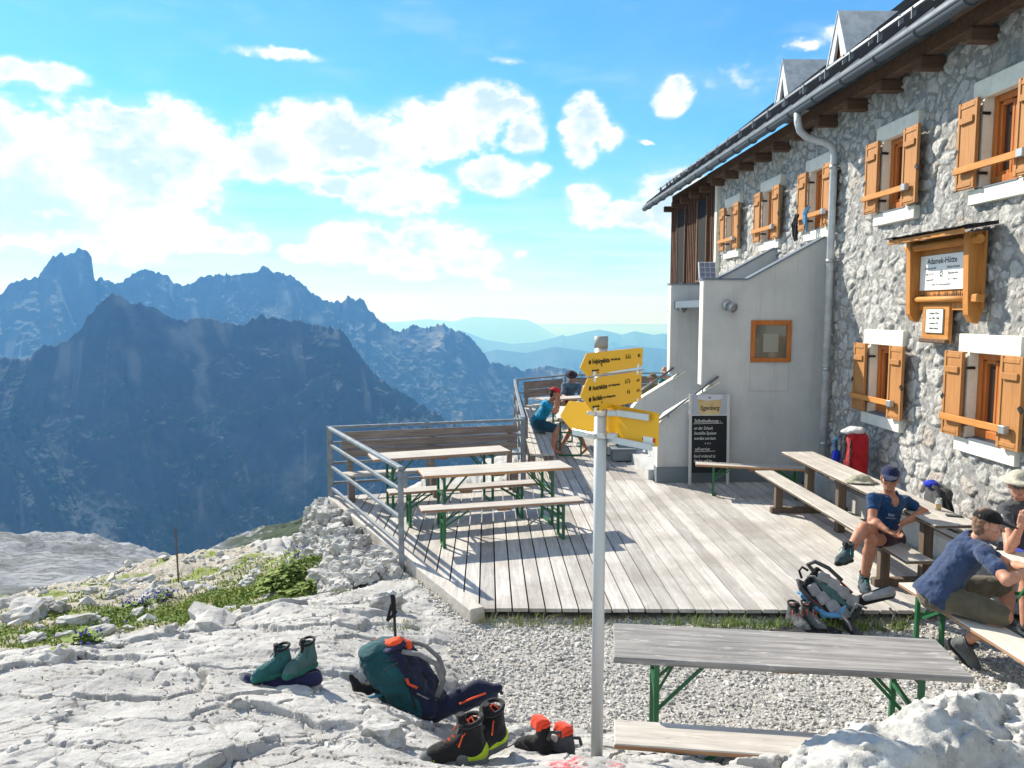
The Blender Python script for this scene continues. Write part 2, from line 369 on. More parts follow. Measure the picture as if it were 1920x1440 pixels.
A_ = [(-420,640),(-300,600),(-180,575),(-80,585),(0,557),(22,531),(71,519),(81,504),(92,486),(112,476),(127,480),(141,476),(145,468),(152,466),(161,469),(172,484),(175,500),(177,529),(187,521),(190,516),(194,523),(204,523),(217,536),(240,521),(266,505),(289,510),(317,517),(326,531),(349,536),(375,523),(397,517),(450,512),(480,508),(495,501),(517,510),(544,516),(562,527),(577,542),(596,557),(615,564),(624,568),(634,561),(641,570),(651,555),(660,559),(666,564),(675,560),(684,564),(690,579),(716,604),(731,615),(746,624),(765,615),(784,610),(799,615),(832,607),(844,615),(855,624),(866,621),(885,637),(907,664),(919,679),(937,682),(960,686),(979,697),(1005,690),(1035,687),(1057,692),(1090,700),(1140,712),(1200,720),(1300,735),(1500,760),(1900,740),(2400,700),(2900,720)]
B_ = [(-420,620),(-260,640),(-120,660),(0,673),(22,675),(49,673),(71,654),(90,649),(124,645),(144,622),(169,592),(191,566),(205,555),(215,552),(225,553),(234,563),(244,572),(260,569),(274,570),(300,585),(319,594),(337,600),(390,600),(446,609),(465,602),(487,593),(525,596),(562,604),(600,611),(637,617),(650,632),(668,660),(700,700),(770,748),(860,800),(960,850),(1100,900),(1300,960),(1700,980),(2300,960),(2900,980)]
ridge('mountain_range', A_, 5200, 3750, -1150, 1.7, 95, 1200, 260, .9, (-420, -180), 1.35, .35, 1.15, 0.0, 1.9)
ridge('mountain_ridge', B_, lambda t: 2600 + 0 * t, lambda t: 1620 + 0 * t, -950, 5.2, 70, 1150, 360, .9, (-330, -60), 1.5, .35, .9)
ridge('far_hills', [(640,640),(720,604),(760,603),(800,598),(850,603),(870,597),(890,594),(950,597),(990,600),(1010,610),(1030,622),(1060,640),(1200,650),(1400,650),(1700,640),(2000,640)], 42000, 33000, -1500, 8.8, 260, 300, 40, .9, (-9000, -8000), .3, .35, .1, 1.0)
ridge('blue_hills', [(700,650),(800,640),(866,620),(885,627),(910,637),(960,645),(1000,642),(1040,633),(1055,628),(1062,631),(1100,622),(1123,618),(1150,623),(1165,628),(1190,621),(1225,628),(1245,625),(1260,630),(1400,628),(1600,636),(2000,640)], 22000, 14000, -1500, 3.3, 260, 500, 80, .9, (-900, -500), .5, .35, .15, 1.0)
ridge('wooded_hills', [(760,720),(880,668),(930,655),(985,662),(1040,650),(1110,660),(1180,648),(1250,655),(1330,650),(1500,660),(1800,670),(2100,680)], 13500, 8500, -1450, 6.1, 200, 420, 80, .9, (-600, -300), .6, .35, .2, 1.0)
me = npmesh('valley_floor', np.array([(-90000, -20000, -1510), (90000, -20000, -1510), (90000, 90000, -1510), (-90000, 90000, -1510)]), np.array([[0, 1, 2, 3]]), False)
tag(link('valley_ground', me, mat('valley_green', (.06, .09, .045), .95, .1)), kind='structure')
# karst plateau sloping away below the hut
def m_karst(t, b):
    p = worldco(t); a = t.new('ShaderNodeAttribute', attribute_name='mask'); s = t.new('ShaderNodeSeparateColor'); t.l.new(a.outputs['Color'], s.inputs[0])
    n = t.noise(t.vmath('MULTIPLY', p, (1, 1, 3.2)), .11, 10, .74); n2 = t.noise(p, .7, 8, .7)
    c = t.ramp(n, [(.32, (.10, .11, .125)), (.5, (.22, .235, .255)), (.66, (.36, .375, .395))]); c = t.mix(t.ss(n2, .46, .6, 0, .75), c, (.09, .095, .105, 1)); c = t.mix(t.ss(t.noise(t.vmath('MULTIPLY', p, (1, 1, 6)), .25, 9, .75), .54, .66, 0, .7), c, (.10, .105, .115, 1))
    c = t.mix(t.math('MULTIPLY', s.outputs[1], t.ss(t.noise(p, .09, 8, .72), .42, .5)), c, t.mix(t.ss(n2, .4, .6), (.02, .035, .016, 1), (.05, .07, .03, 1)))
    t.put(b.inputs['Base Color'], c); bump(t, b, n2, .8, .6)
cr = np.array([azel(x, y) for x, y in [(-900,960),(-400,985),(0,1010),(100,1012),(170,1016),(250,1036),(310,1052),(350,1055),(400,1036),(470,1008),(560,986),(640,965),(740,940),(860,915),(1000,900),(1300,930),(1700,960),(2300,960),(2900,960)]])
nu, nv = 900, 260; th = np.linspace(cr[0, 0], cr[-1, 0], nu); elc = np.interp(th, cr[:, 0], cr[:, 1]); rr = np.concatenate([np.geomspace(16, 420, nv), np.geomspace(425, 900, 30)]); nv = len(rr)
R, TH = np.meshgrid(rr, th); X, Y = R * np.sin(TH), R * np.cos(TH); E0 = math.radians(-24)
tt = np.clip(np.log(R / 16) / math.log(420 / 16), 0, 1); EL = E0 + (elc[:, None] - E0) * (1 - (1 - tt) ** 1.9)
Z = EYE[2] + R * np.tan(EL) - np.clip(R - 420, 0, None) * .9
n1 = ridged(X / 60, Y / 60, 2.2, 6, .55) - 1.1
Z = Z + n1 * np.clip((R - 24) * .022, .0, 4.6) + .25 * np.clip((R - 24) * .015, 0, 2) * np.sin((Z * 1.2 + 2 * fbm(X / 40, Y / 40, 1, 3)))
azg = azel(420, 1000)[0]; veg = sstep(.18, -.2, fbm(X / 50, Y / 50, 7, 4) + .12) * .35 + sstep(azel(330, 0)[0], azel(440, 0)[0], TH) * sstep(90, 160, R) * .95
me = npmesh('karst_plateau', np.stack([X, Y, Z], -1).reshape(-1, 3), gridfaces(nu, nv), True, {'mask': np.stack([0 * veg, veg, 0 * veg], -1).reshape(-1, 3)})
tag(link('karst_plateau', me, mat('karst_rock', (.35, .35, .34), .95, .1, build=m_karst)), kind='structure')
# air
hz = MB().box((0, 25000, -250), (150000, 70000, 2560)).build('haze', None)
m = D.materials.new('air'); m.use_nodes = True; t = NT(m.node_tree); t.n.clear(); pv = t.new('ShaderNodeVolumePrincipled'); ou = t.new('ShaderNodeOutputMaterial'); t.l.new(pv.outputs[0], ou.inputs['Volume'])
pv.inputs['Color'].default_value = HAZE_COL; pv.inputs['Density'].default_value = HAZE_DEN; pv.inputs['Absorption Color'].default_value = (1, 1, 1, 1); pv.inputs['Anisotropy'].default_value = .2
hz.data.materials.append(m); tag(hz, kind='stuff'); hz.display_type = 'BOUNDS'
# ================================================================== near ground: limestone outcrop, gravel yard, meadow
CP = [onz(x, y, z) for x, y, z in [(0,1440,1.1),(300,1440,1.08),(600,1440,1.02),(870,1440,.9),(1000,1440,.86),(1100,1425,.8),(1300,1440,.5),(1500,1440,.5),(0,1340,.98),(200,1340,.93),(450,1340,.85),(620,1400,.86),(690,1330,.66),
  (0,1262,.86),(150,1237,.76),(300,1214,.64),(420,1187,.52),(560,1130,.28),(640,1115,.1),(720,1112,.05),(300,1290,.84),(535,1287,.72),(620,1220,.5),(690,1260,.5),(740,1190,.2),(700,1160,.2),(770,1350,.42),(850,1350,.2),(840,1400,.62),
  (990,1410,.45),(900,1200,0),(880,1290,.02),(1000,1250,0),(1000,1350,.02),(1100,1200,0),(1100,1340,0),(1300,1200,0),(1300,1350,0),(1500,1250,0),(1500,1380,.0),(1700,1250,0),(1850,1250,0),(1800,1160,0),(1000,1165,0),(1300,1165,0),(1700,1400,.1),(1900,1350,.1),
  (690,1025,-.03),(740,1090,0),(650,968,0),(850,1160,0),(600,1112,-.32),(545,1062,-.66),(528,1040,-.8),(500,1110,-.5),(430,1150,-.45),(300,1190,-.4),(0,1232,-.1),(200,1203,-.4),(400,1140,-.7),(470,1085,-1.0),(335,1088,-1.3),(150,1130,-1.15),(0,1150,-1.05),(0,1112,-1.8),(250,1088,-1.7),(520,1050,-1.05),
  (930,868,-.6),(800,885,-.7),(960,852,-.7)]]
CP += [np.array(p) for p in [(0,0,1.3),(-2,.8,1.3),(2,.8,1.15),(0,-4,1.4),(-5,0,1.4),(5,0,.6),(1,8,-.12),(2,10,-.15),(3,12,-.15),(0,10,-.2),(-1.2,10.6,-.2),(3,16,-.5),(5,8,.0),(5,12,0),(5.2,4,0),(6,18,-.6),(9,8,0),(9,2,0),(-2.6,13,-1.0),(-1,15,-.9),(-6,18,-3.2),(-14,14,-3.2),(-11,10,-1.6),(-8,6,.3),(0,18,-1.2),(-3,18,-2.2),(2,22,-3),(-8,24,-7),(0,27,-8),(-16,20,-7),(10,26,-4),(6,30,-9),(-20,8,-2),(-12,2,.6),(16,20,-2)]]
CP = np.array(CP)
def _rbf():
    d = np.linalg.norm(CP[:, None, :2] - CP[None, :, :2], axis=-1); n = len(CP); A = np.zeros((n + 3, n + 3)); A[:n, :n] = d + np.eye(n) * .012; A[:n, n] = 1; A[:n, n + 1:] = CP[:, :2]; A[n, :n] = 1; A[n + 1:, :n] = CP[:, :2].T
    return np.linalg.solve(A, np.concatenate([CP[:, 2], np.zeros(3)]))
RW = _rbf()
def ground_z(X, Y):
    X = np.asarray(X, float); sh = X.shape; P = np.stack([X.ravel(), np.asarray(Y, float).ravel()], 1); out = np.empty(len(P)); n = len(CP)
    for i in range(0, len(P), 40000):
        q = P[i:i + 40000]; out[i:i + 40000] = np.linalg.norm(q[:, None] - CP[None, :, :2], axis=-1) @ RW[:n] + RW[n] + q @ RW[n + 1:]
    return out.reshape(sh)
def inpoly(X, Y, poly):
    """signed distance to a polygon, positive inside"""
    d = np.full(X.shape, 1e9); ins = np.zeros(X.shape, bool); n = len(poly)
    for i in range(n):
        (ax, ay), (bx, by) = poly[i], poly[(i + 1) % n]; ex, ey = bx - ax, by - ay; t = np.clip(((X - ax) * ex + (Y - ay) * ey) / (ex * ex + ey * ey + 1e-12), 0, 1)
        d = np.minimum(d, np.hypot(X - ax - t * ex, Y - ay - t * ey)); c = ((ay > Y) != (by > Y)) & (X < (bx - ax) * (Y - ay) / (by - ay + 1e-12) + ax); ins ^= c
    return np.where(ins, d, -d)
GP = [onz(x, y, 0)[:2] for x, y in [(775,1085),(835,1160),(850,1240),(868,1330),(960,1372),(1080,1398),(1400,1440),(1600,1430)]] + [np.array(p) for p in [(3.6,3.2),(7,3),(7,8.2),(5.1,12.3),(-.2,12),(-1.35,8.7)]]
GP2 = [onz(x, y, -.02)[:2] for x, y in [(640,950),(775,1085),(740,1100),(690,1050),(655,990)]]
MP = [onz(x, y, z)[:2] for x, y, z in [(-300,1330,-.05),(0,1252,-.05),(200,1213,-.35),(420,1170,-.45),(575,1122,-.45),(600,1090,-.5),(555,1050,-.9)]] + [np.array((-3.6,13.)), np.array((-6,17.)), np.array((-14,17.)), np.array((-16,8.))]
GRIT = [onz(x, y, .84)[:2] for x, y in [(250,1300),(330,1262),(430,1268),(450,1300),(420,1350),(330,1370),(250,1350)]]
def masks(X, Y):
    w = .12 * fbm(X * 2.2, Y * 2.2, 3, 4)
    gr = np.maximum(sstep(-.12, .12, inpoly(X, Y, GP) + w), sstep(-.1, .1, inpoly(X, Y, GP2) + w)); me = sstep(-.15, .15, inpoly(X, Y, MP) + w * 1.5)
    return gr, me * (1 - gr), sstep(-.1, .15, inpoly(X, Y, GRIT) + w)
def rock_relief(X, Y):
    """fractured limestone: tilted blocks, ledges, clefts, pitting; returns relief and cleft mask"""
    u, v = X * .86 + Y * .5, Y * .86 - X * .5; wx, wy = .12 * fbm(X * 2, Y * 2, 1, 4), .12 * fbm(X * 2, Y * 2, 8, 4)
    a1, a2, ac = worley((u + wx) * 1.5, (v + wy) * 2.6, 1); b1, b2, bc = worley((u + wx * .7) * 4.6, (v + wy * .7) * 7.5, 2); c1, c2, cc = worley(u * 15 + wx * 8, v * 19 + wy * 8, 3)
    r = lambda c, k: ((c * (2654435761 + k)) % 4093) / 4093.0 - .5
    tilt = r(ac, 1) * (a1) * .0 + (r(ac, 5) * (u * 1.5 % 1)) * .05
    rs = .35 + .65 * sstep(-.15, .25, fbm(X * .9, Y * .9, 33, 3))
    h = .10 * r(ac, 2) * sstep(.0, .12, a2 - a1) + rs * (.034 * r(bc, 3) * sstep(0, .1, b2 - b1) + .008 * r(cc, 4) * sstep(0, .12, c2 - c1)) + tilt
    h += .06 * fbm(X * 1.3, Y * 1.3, 2, 3) + .012 * fbm(X * 6, Y * 6, 5, 4) + .003 * fbm(X * 26, Y * 26, 9, 3)
    cl = np.maximum(sstep(.07, .0, a2 - a1) * sstep(.0, .25, fbm(X * 1.1, Y * 1.1, 12, 2)), .55 * sstep(.05, 0, b2 - b1) * sstep(-.1, .2, fbm(X * 1.7, Y * 1.7, 15, 2)))
    return h * .72 - .06 * cl, cl
def m_ground(t, b):
    p = worldco(t); s = t.new('ShaderNodeSeparateColor'); t.l.new(attr(t, 'mask'), s.inputs[0]); cl = attr(t, 'cleft')
    n = t.noise(p, 3, 8, .62); n2 = t.noise(p, 22, 6, .7); n3 = t.noise(p, 90, 4, .7)
    rock = t.ramp(n, [(.3, (.27, .265, .26)), (.48, (.40, .395, .385)), (.7, (.51, .505, .495))])
    rock = t.mix(t.ss(n2, .5, .68, 0, .6), rock, (.33, .325, .315, 1)); rock = t.mix(t.ss(t.noise(p, 5.5, 5, .7), .6, .72, 0, .35), rock, (.42, .36, .29, 1))
    rock = t.mix(t.math('MULTIPLY', t.ss(n3, .35, .6), .3), rock, (.57, .565, .555, 1))
    grav = t.ramp(t.vor(p, 45), [(.1, (.52, .5, .47)), (.5, (.38, .37, .35)), (.9, (.22, .21, .2))])
    soil = t.mix(t.ss(n2, .4, .6), (.33, .3, .25, 1), (.2, .16, .11, 1)); soil = t.mix(t.ss(t.noise(p, 60, 3, .6), .48, .56), soil, (.5, .48, .44, 1))
    moss = t.math('MAXIMUM', t.ss(t.noise(p, 1.6, 7, .68), .5, .6), t.math('MULTIPLY', attr(t, 'green'), t.ss(n2, .1, .4))); soil = t.mix(moss, soil, t.mix(t.ss(n2, .4, .6), (.13, .19, .035, 1), (.24, .26, .08, 1)))
    cr = t.vor(t.vmath('ADD', p, t.vmath('SCALE', t.noise(p, 2.5, 5, .6, out=1))), 2.6, 'DISTANCE_TO_EDGE'); t.n[-3].inputs['Scale'].default_value = .5 if t.n[-3].bl_idname == 'ShaderNodeVectorMath' else 1
    crk = t.math('MULTIPLY', t.ss(cr, .022, .004), t.ss(t.noise(p, 1.3, 4), .45, .6)); rock = t.mix(t.math('MULTIPLY', crk, .8), rock, (.10, .095, .09, 1)); rock = t.mix(t.ss(t.noise(p, 1.1, 7, .7), .5, .62, 0, .45), rock, (.30, .295, .29, 1))
    c = t.mix(s.outputs[0], rock, grav); c = t.mix(s.outputs[1], c, soil); c = t.mix(t.math('MULTIPLY', s.outputs[2], .8), c, t.mix(t.ss(n3, .42, .58), (.28, .27, .26, 1), (.5, .49, .47, 1)))
    t.put(b.inputs['Base Color'], c)
    h = t.math('ADD', t.math('MULTIPLY', n2, .6), t.math('MULTIPLY', n3, .35)); bump(t, b, h, .75, .03)
M_GROUND = mat('limestone_ground', (.5, .5, .48), .95, .15, build=m_ground)
def sward(x, y):
    q0, q1, q2, q3 = (onz(*p)[:2] for p in ((0, 1222, -.6), (250, 1165, -.75), (430, 1115, -.75), (560, 1090, -.7)))
    xs = np.array([q0[0], q1[0], q2[0], q3[0]]); ys = np.array([q0[1], q1[1], q2[1], q3[1]]); o = np.argsort(xs); mid = np.interp(x, xs[o], ys[o]); wid = np.interp(x, [-7, -5.5, -4, -2.5], [.3, .5, 1.0, 1.5]); dd = (y - mid) / wid
    return np.clip((np.exp(-dd ** 2) * 1.4 + sstep(.0, .3, fbm(x * 1.1, y * 1.1, 31, 4)) * .75 * np.exp(-((y - mid) / 3.0) ** 2)) * sstep(-.5, -.05, fbm(x * 2.0, y * 2.0, 41, 3) + .3 * np.exp(-dd ** 2)), 0, 1)
def near_ground():
    th = np.concatenate([np.linspace(-1.5, -.66, 60)[:-1], np.linspace(-.66, .62, 820), np.linspace(.62, 1.5, 50)[1:]])
    rr = np.concatenate([np.linspace(.3, 2.6, 30)[:-1], np.geomspace(2.6, 8, 420)[:-1], np.geomspace(8, 34, 170)])
    R, T = np.meshgrid(rr, th); X, Y = R * np.sin(T), R * np.cos(T); Z = ground_z(X, Y); gr, me, gt = masks(X, Y); h, cl = rock_relief(X, Y)
    far = sstep(9, 16, R); amp = np.clip(1 - gr * .97 - me * .65, .02, 1) * (1 - .7 * gt * (1 - gr)); Z = Z + h * amp * (1 + .8 * far)
    Z += gr * .012 * fbm(X * 3, Y * 3, 2, 3) + me * (.10 * fbm(X * 1.2, Y * 1.2, 4, 4) + .02 * fbm(X * 9, Y * 9, 4, 3)) + far * .35 * fbm(X / 4, Y / 4, 3, 5)
    me_ = npmesh('ground', np.stack([X, Y, Z], -1).reshape(-1, 3), gridfaces(len(th), len(rr)), True, {'mask': np.stack([gr, me, gt * (1 - gr)], -1).reshape(-1, 3), 'cleft': cl.ravel(), 'green': sward(X, Y).ravel()})
    return tag(link('ground', me_, M_GROUND), kind='structure')
GROUND = near_ground()
from mathutils.bvhtree import BVHTree
GB = BVHTree.FromObject(GROUND, bpy.context.evaluated_depsgraph_get())
def gz(x, y):
    h = GB.ray_cast(Vector((x, y, 30)), Vector((0, 0, -1))); return h[0].z if h[0] else 0.0
def gsee(px, py):
    """the spot of ground that the photograph shows at px, py"""
    d = Vector(ray(px, py)).normalized(); h = GB.ray_cast(Vector(EYE), d); return h[0] if h[0] else Vector(onz(px, py, 0))
# loose gravel: one layer of angular pebbles
def ico(sub):
    bm = bmesh.new(); bmesh.ops.create_icosphere(bm, subdivisions=sub, radius=1); V = np.array([v.co for v in bm.verts]); Fc = np.array([[v.index for v in f.verts] for f in bm.faces]); bm.free(); return V, Fc
I1, I2, I3 = ico(1), ico(2), ico(3)
def stones(P, S, ic=I1, rough=.3, flat=.6, seed=1, box=0.0):
    """many small stones as arrays: P positions, S sizes"""
    rg = np.random.default_rng(seed); V, Fc = ic; n = len(P); B = np.repeat(V[None], n, 0)
    if box: B = np.sign(B) * np.abs(B) ** (1 - box); B /= np.abs(B).max(axis=(1, 2), keepdims=True)
    sc = np.stack([rg.uniform(.75, 1.3, n), rg.uniform(.6, 1.05, n), rg.uniform(flat * .7, flat * 1.3, n)], 1)
    if len(V) < 20: B = B * (1 + rg.normal(0, rough, (n, len(V), 1)).clip(-.5, .5))
    else:
        o = rg.uniform(0, 90, (n, 1, 3)); Q = B * 1.1 + o; B = B * (1 + rough * (fbm(Q[..., 0], Q[..., 1], Q[..., 2], 3) + .5 * perlin(Q[..., 0] * 4, Q[..., 1] * 4, Q[..., 2] * 4)))[..., None]
    B = B * sc[:, None] * np.asarray(S)[:, None, None]
    a = rg.uniform(0, 2 * PI, n); tl = rg.normal(0, .3, n); ca, sa, ct, st = np.cos(a), np.sin(a), np.cos(tl), np.sin(tl)
    x, y, z = B[..., 0], B[..., 1], B[..., 2]; y, z = y * ct[:, None] - z * st[:, None], y * st[:, None] + z * ct[:, None]; x, y = x * ca[:, None] - y * sa[:, None], x * sa[:, None] + y * ca[:, None]
    B = np.stack([x, y, z], -1) + np.asarray(P)[:, None]
    tone = np.repeat(rg.uniform(0, 1, n)[:, None], len(V), 1)
    return B.reshape(-1, 3), (Fc[None] + (np.arange(n) * len(V))[:, None, None]).reshape(-1, 3), tone.ravel()
def m_peb(t, b):
    a = attr(t, 'tone'); p = worldco(t); c = t.ramp(a, [(0, (.25, .245, .235)), (.35, (.41, .40, .385)), (.75, (.53, .52, .50)), (1, (.62, .61, .59))])
    c = t.mix(t.ss(t.noise(p, 60, 4, .6), .5, .7, 0, .5), c, (.3, .29, .27, 1)); t.put(b.inputs['Base Color'], c)
M_PEB = mat('pebble', (.5, .5, .48), .95, .15, build=m_peb)
def gravel():
    n = 60000; x = RNG.uniform(-1.8, 5.0, n); y = RNG.uniform(3.2, 9.2, n); gr, me, gt = masks(x, y); k = (gr > RNG.uniform(.2, 1.0, n)) & ~((y > 7.1) & (x > -.1 - (y - 7.1) * .53)); x, y = x[k][:33000], y[k][:33000]
    z = ground_z(x, y) + .012 * fbm(x * 3, y * 3, 2, 3); s = RNG.lognormal(math.log(.0105), .38, len(x)).clip(.005, .035); z = z + s * .15
    V, Fc, tn = stones(np.stack([x, y, z], 1), s, I1, .2, .7, 5); me_ = npmesh('gravel', V, Fc, False, {'tone': tn}); return tag(link('gravel', me_, M_PEB), kind='stuff')
gravel()
def grit():
    n = 9000; x = RNG.uniform(-4.5, 0, n); y = RNG.uniform(3.0, 8.5, n); gr, me, gt = masks(x, y); k = RNG.uniform(0, 1, n) < np.maximum(gt * .9, (1 - gr) * (1 - me) * .16); x, y = x[k], y[k]
    P = [(a, b_, gz(a, b_) + .003) for a, b_ in zip(x, y)]; V, Fc, tn = stones(P, RNG.lognormal(math.log(.008), .5, len(P)).clip(.004, .03), I1, .25, .7, 6)
    tag(link('rock_chips', npmesh('rock_chips', V, Fc, False, {'tone': tn}), M_PEB), kind='stuff')
    n = 5200; x = RNG.uniform(-13, -1.5, n); y = RNG.uniform(5.5, 16, n); gr, me, gt = masks(x, y); k = (RNG.uniform(0, 1, n) < me * (.35 + .9 * (fbm(x * .8, y * .8, 21, 3) > 0)) * (1 - .95 * sward(x, y))); x, y = x[k], y[k]
    P = [(a, b_, gz(a, b_) + .004) for a, b_ in zip(x, y)]; V, Fc, tn = stones(P, RNG.lognormal(math.log(.028), .6, len(P)).clip(.008, .12), I1, .25, .7, 7)
    tag(link('meadow_stones', npmesh('meadow_stones', V, Fc, False, {'tone': tn}), M_PEB), kind='stuff')
grit()
def m_stone(t, b):
    p = worldco(t); n = t.noise(p, 7, 8, .68); n2 = t.noise(p, 40, 5, .7)
    c = t.ramp(n, [(.3, (.31, .305, .295)), (.5, (.47, .465, .45)), (.7, (.59, .585, .57))]); c = t.mix(t.ss(n2, .52, .66, 0, .6), c, (.27, .265, .255, 1)); c = t.mix(t.ss(t.noise(p, 4, 4), .6, .7, 0, .3), c, (.45, .38, .3, 1)); c = t.mix(t.ss(t.noise(p, 1.7, 7, .72), .5, .6, 0, .5), c, (.31, .305, .30, 1))
    t.put(b.inputs['Base Color'], c); bump(t, b, t.math('ADD', n, n2), .6, .02)
M_STONE = mat('limestone', (.5, .5, .48), .95, .15, build=m_stone)
# single rocks lying on the meadow and outcrop
rocks = []
for i in range(5):
    V, Fc, tn = stones([(0, 0, 0)], [1.0], I3, .42, .62, 40 + i, .25); rocks.append(npmesh('rock', V, Fc, False)); rocks[-1].materials.append(M_STONE)
for k, (px, py, w, lab) in enumerate([(110,1142,24,None),(395,1175,70,'long flat grey boulder at the meadow edge by the outcrop'),(45,1163,60,None),(150,1168,44,None),(196,1168,20,None),(285,1122,40,None),(262,1095,30,None),(186,1195,36,None),(215,1208,24,None),(320,1182,24,None),(373,1164,22,None),(434,1144,16,None),(462,1142,14,None),
    (255,1153,26,None),(75,1180,18,None),(105,1242,40,None),(145,1224,24,None),(90,1130,18,None),(220,1112,20,None),(480,1083,34,'pale boulder beside the dry stone wall and leafy plants'),(465,1095,22,None),(60,1205,26,None),(170,1110,16,None),(240,1178,14,None),(400,1108,18,None),(345,1196,16,None),(25,1130,22,None),(120,1196,20,None)]):
    s = gsee(px, py); d = (Vector(EYE) - s).length; o = link('rock', rocks[k % 5]); sc = w / F * d * .55; o.location = s + Vector((0, 0, sc * .15)); o.scale = (sc, sc, sc * .9); o.rotation_euler = (0, 0, k * 1.7)
    tag(o, lab or 'small pale limestone rock lying on the stony meadow', 'rock', None if lab else 'small rocks scattered over the meadow')
for k, (px, py, w, lab) in enumerate([(715,1382,52,'tan and white broken rock beside the black boots on the outcrop'),(745,1397,40,'small white stone touching the tan rock on the outcrop'),(468,1272,30,'small white stone left of the teal hiking boots'),(1175,1210,28,None),(1130,1212,0,None),(720,1140,50,None),(550,1302,0,'')]):
    if not w: continue
    s = gsee(px, py); d = (Vector(EYE) - s).length; o = link('rock', rocks[(k + 2) % 5]); sc = w / F * d * .55; o.location = s + Vector((0, 0, sc * .25)); o.scale = (sc, sc, sc * .9); o.rotation_euler = (0, 0, k * 2.1 + 1)
    tag(o, lab or ('flat pale stone lying in the gravel near the signpost' if k == 3 else 'flat white slab between the trekking pole and the deck beam'), 'rock')
# big white outcrop boulders in front of the nearest table
def boulder(name, ells, lo, hi, label, seed, h=.0145):
    S = SDF(lo, hi, h)
    for c, r in ells: S.ell(c, r, None, .2)
    sl, X = S._loc(S.lo, S.lo + S.h * S.n); nr = np.abs(S.f) < .2; P = X[nr]
    hh, cl = rock_relief(P[:, 0] * 1.1 + P[:, 2] * .6 + seed, P[:, 1] * 1.1 + P[:, 2] * .7); hh = hh * .95 + .03 * (ridged(P[:, 0] * 2.2 + seed, P[:, 1] * 2.2, P[:, 2] * 2.2, 5, .55) - 1.1) + .010 * fbm(P[:, 0] * 17, P[:, 1] * 17, P[:, 2] * 17, 3); S.f[nr] -= hh.astype(np.float32)
    o = S.build(name, M_STONE, None, True); return tag(o, label, 'boulder')
boulder('boulder', [((1.93, 2.95, .72), (.42, .42, .53)), ((2.45, 2.95, .73), (.55, .5, .56)), ((1.52, 2.9, .62), (.40, .35, .5)), ((1.12, 2.8, .50), (.4, .35, .48)), ((.72, 2.75, .40), (.4, .3, .46)), ((2.1, 2.5, .5), (.9, .4, .5))], (.1, 1.9, -.1), (3.2, 3.6, 1.6), 'large white limestone boulder in front of the nearest beer table', 3.0)
# dry stone wall under the deck corner
def drywall():
    A = np.array([-1.28, 8.25]); Bp = np.array([-2.62, 11.55]); d = Bp - A; L = np.linalg.norm(d); d /= L; nrm = np.array([-d[1], d[0]]); P, S = [], []
    rg = np.random.default_rng(11); s = 0.0
    while s < L:
        q = A + d * s; zt = .02 - .01 * s + .06 * rg.normal(); zb = ground_z(np.array([q[0] + nrm[0] * .5]), np.array([q[1] + nrm[1] * .5]))[0] - .05; z = zb; 
        while z < zt:
            r = rg.uniform(.045, .105) * (1.0 + .3 * (z < zb + .2)); out = .34 * (1 - (z - zb) / max(.1, zt - zb)) + .04 * rg.normal()
            p = q + d * rg.normal() * .05 + nrm * out; P.append((p[0], p[1], z + r * .5)); S.append(r); z += r * 1.2
        for _ in range(3): p = q + d * rg.normal() * .08 - nrm * rg.uniform(.0, .38); P.append((p[0], p[1], zt - .03 + rg.normal() * .03)); S.append(rg.uniform(.05, .11))
        s += .098
    V, Fc, tn = stones(P, np.array(S) * 1.02, I3, .5, .72, 12, .45); o = link('dry_stone_wall', npmesh('dry_stone_wall', V, Fc, False), M_STONE); tag(o, 'dry stone wall of rough white limestone holding up the deck corner', 'stone wall')
drywall()
# grass
M_GRASS = mat('grass_blade', (.09, .14, .03), .8, .2, build=lambda t, b: t.put(b.inputs['Base Color'], t.ramp(attr(t, 'tone'), [(0, (.085, .15, .025)), (.5, (.17, .24, .045)), (.85, (.27, .29, .08)), (1, (.38, .32, .13))])))
def blades(P, H, W, tone, seed, lean=.5):
    rg = np.random.default_rng(seed); n = len(P); P = np.asarray(P); a = rg.uniform(0, 2 * PI, n); l = np.abs(rg.normal(0, lean, n)); dx, dy = np.cos(a), np.sin(a); px, py = -dy, dx; H = np.asarray(H); W = np.asarray(W)
    b0 = P + np.stack([px * W, py * W, 0 * W], 1); b1 = P - np.stack([px * W, py * W, 0 * W], 1); m = P + np.stack([dx * H * l * .35, dy * H * l * .35, H * .6], 1); m0, m1 = m + np.stack([px * W, py * W, 0 * W], 1) * .7, m - np.stack([px * W, py * W, 0 * W], 1) * .7; tp = P + np.stack([dx * H * l, dy * H * l, H * (1 - .3 * l.clip(0, 1))], 1)
    V = np.stack([b0, b1, m1, m0, tp], 1).reshape(-1, 3); i = np.arange(n)[:, None] * 5; Fc = np.concatenate([i + np.array([[0, 1, 2]]), i + np.array([[0, 2, 3]]), i + np.array([[3, 2, 4]])]); return V, Fc, np.repeat(np.clip(tone, 0, 1), 5)
def deck_edge_x(y): return -.08 - (y - 7.1) * .527
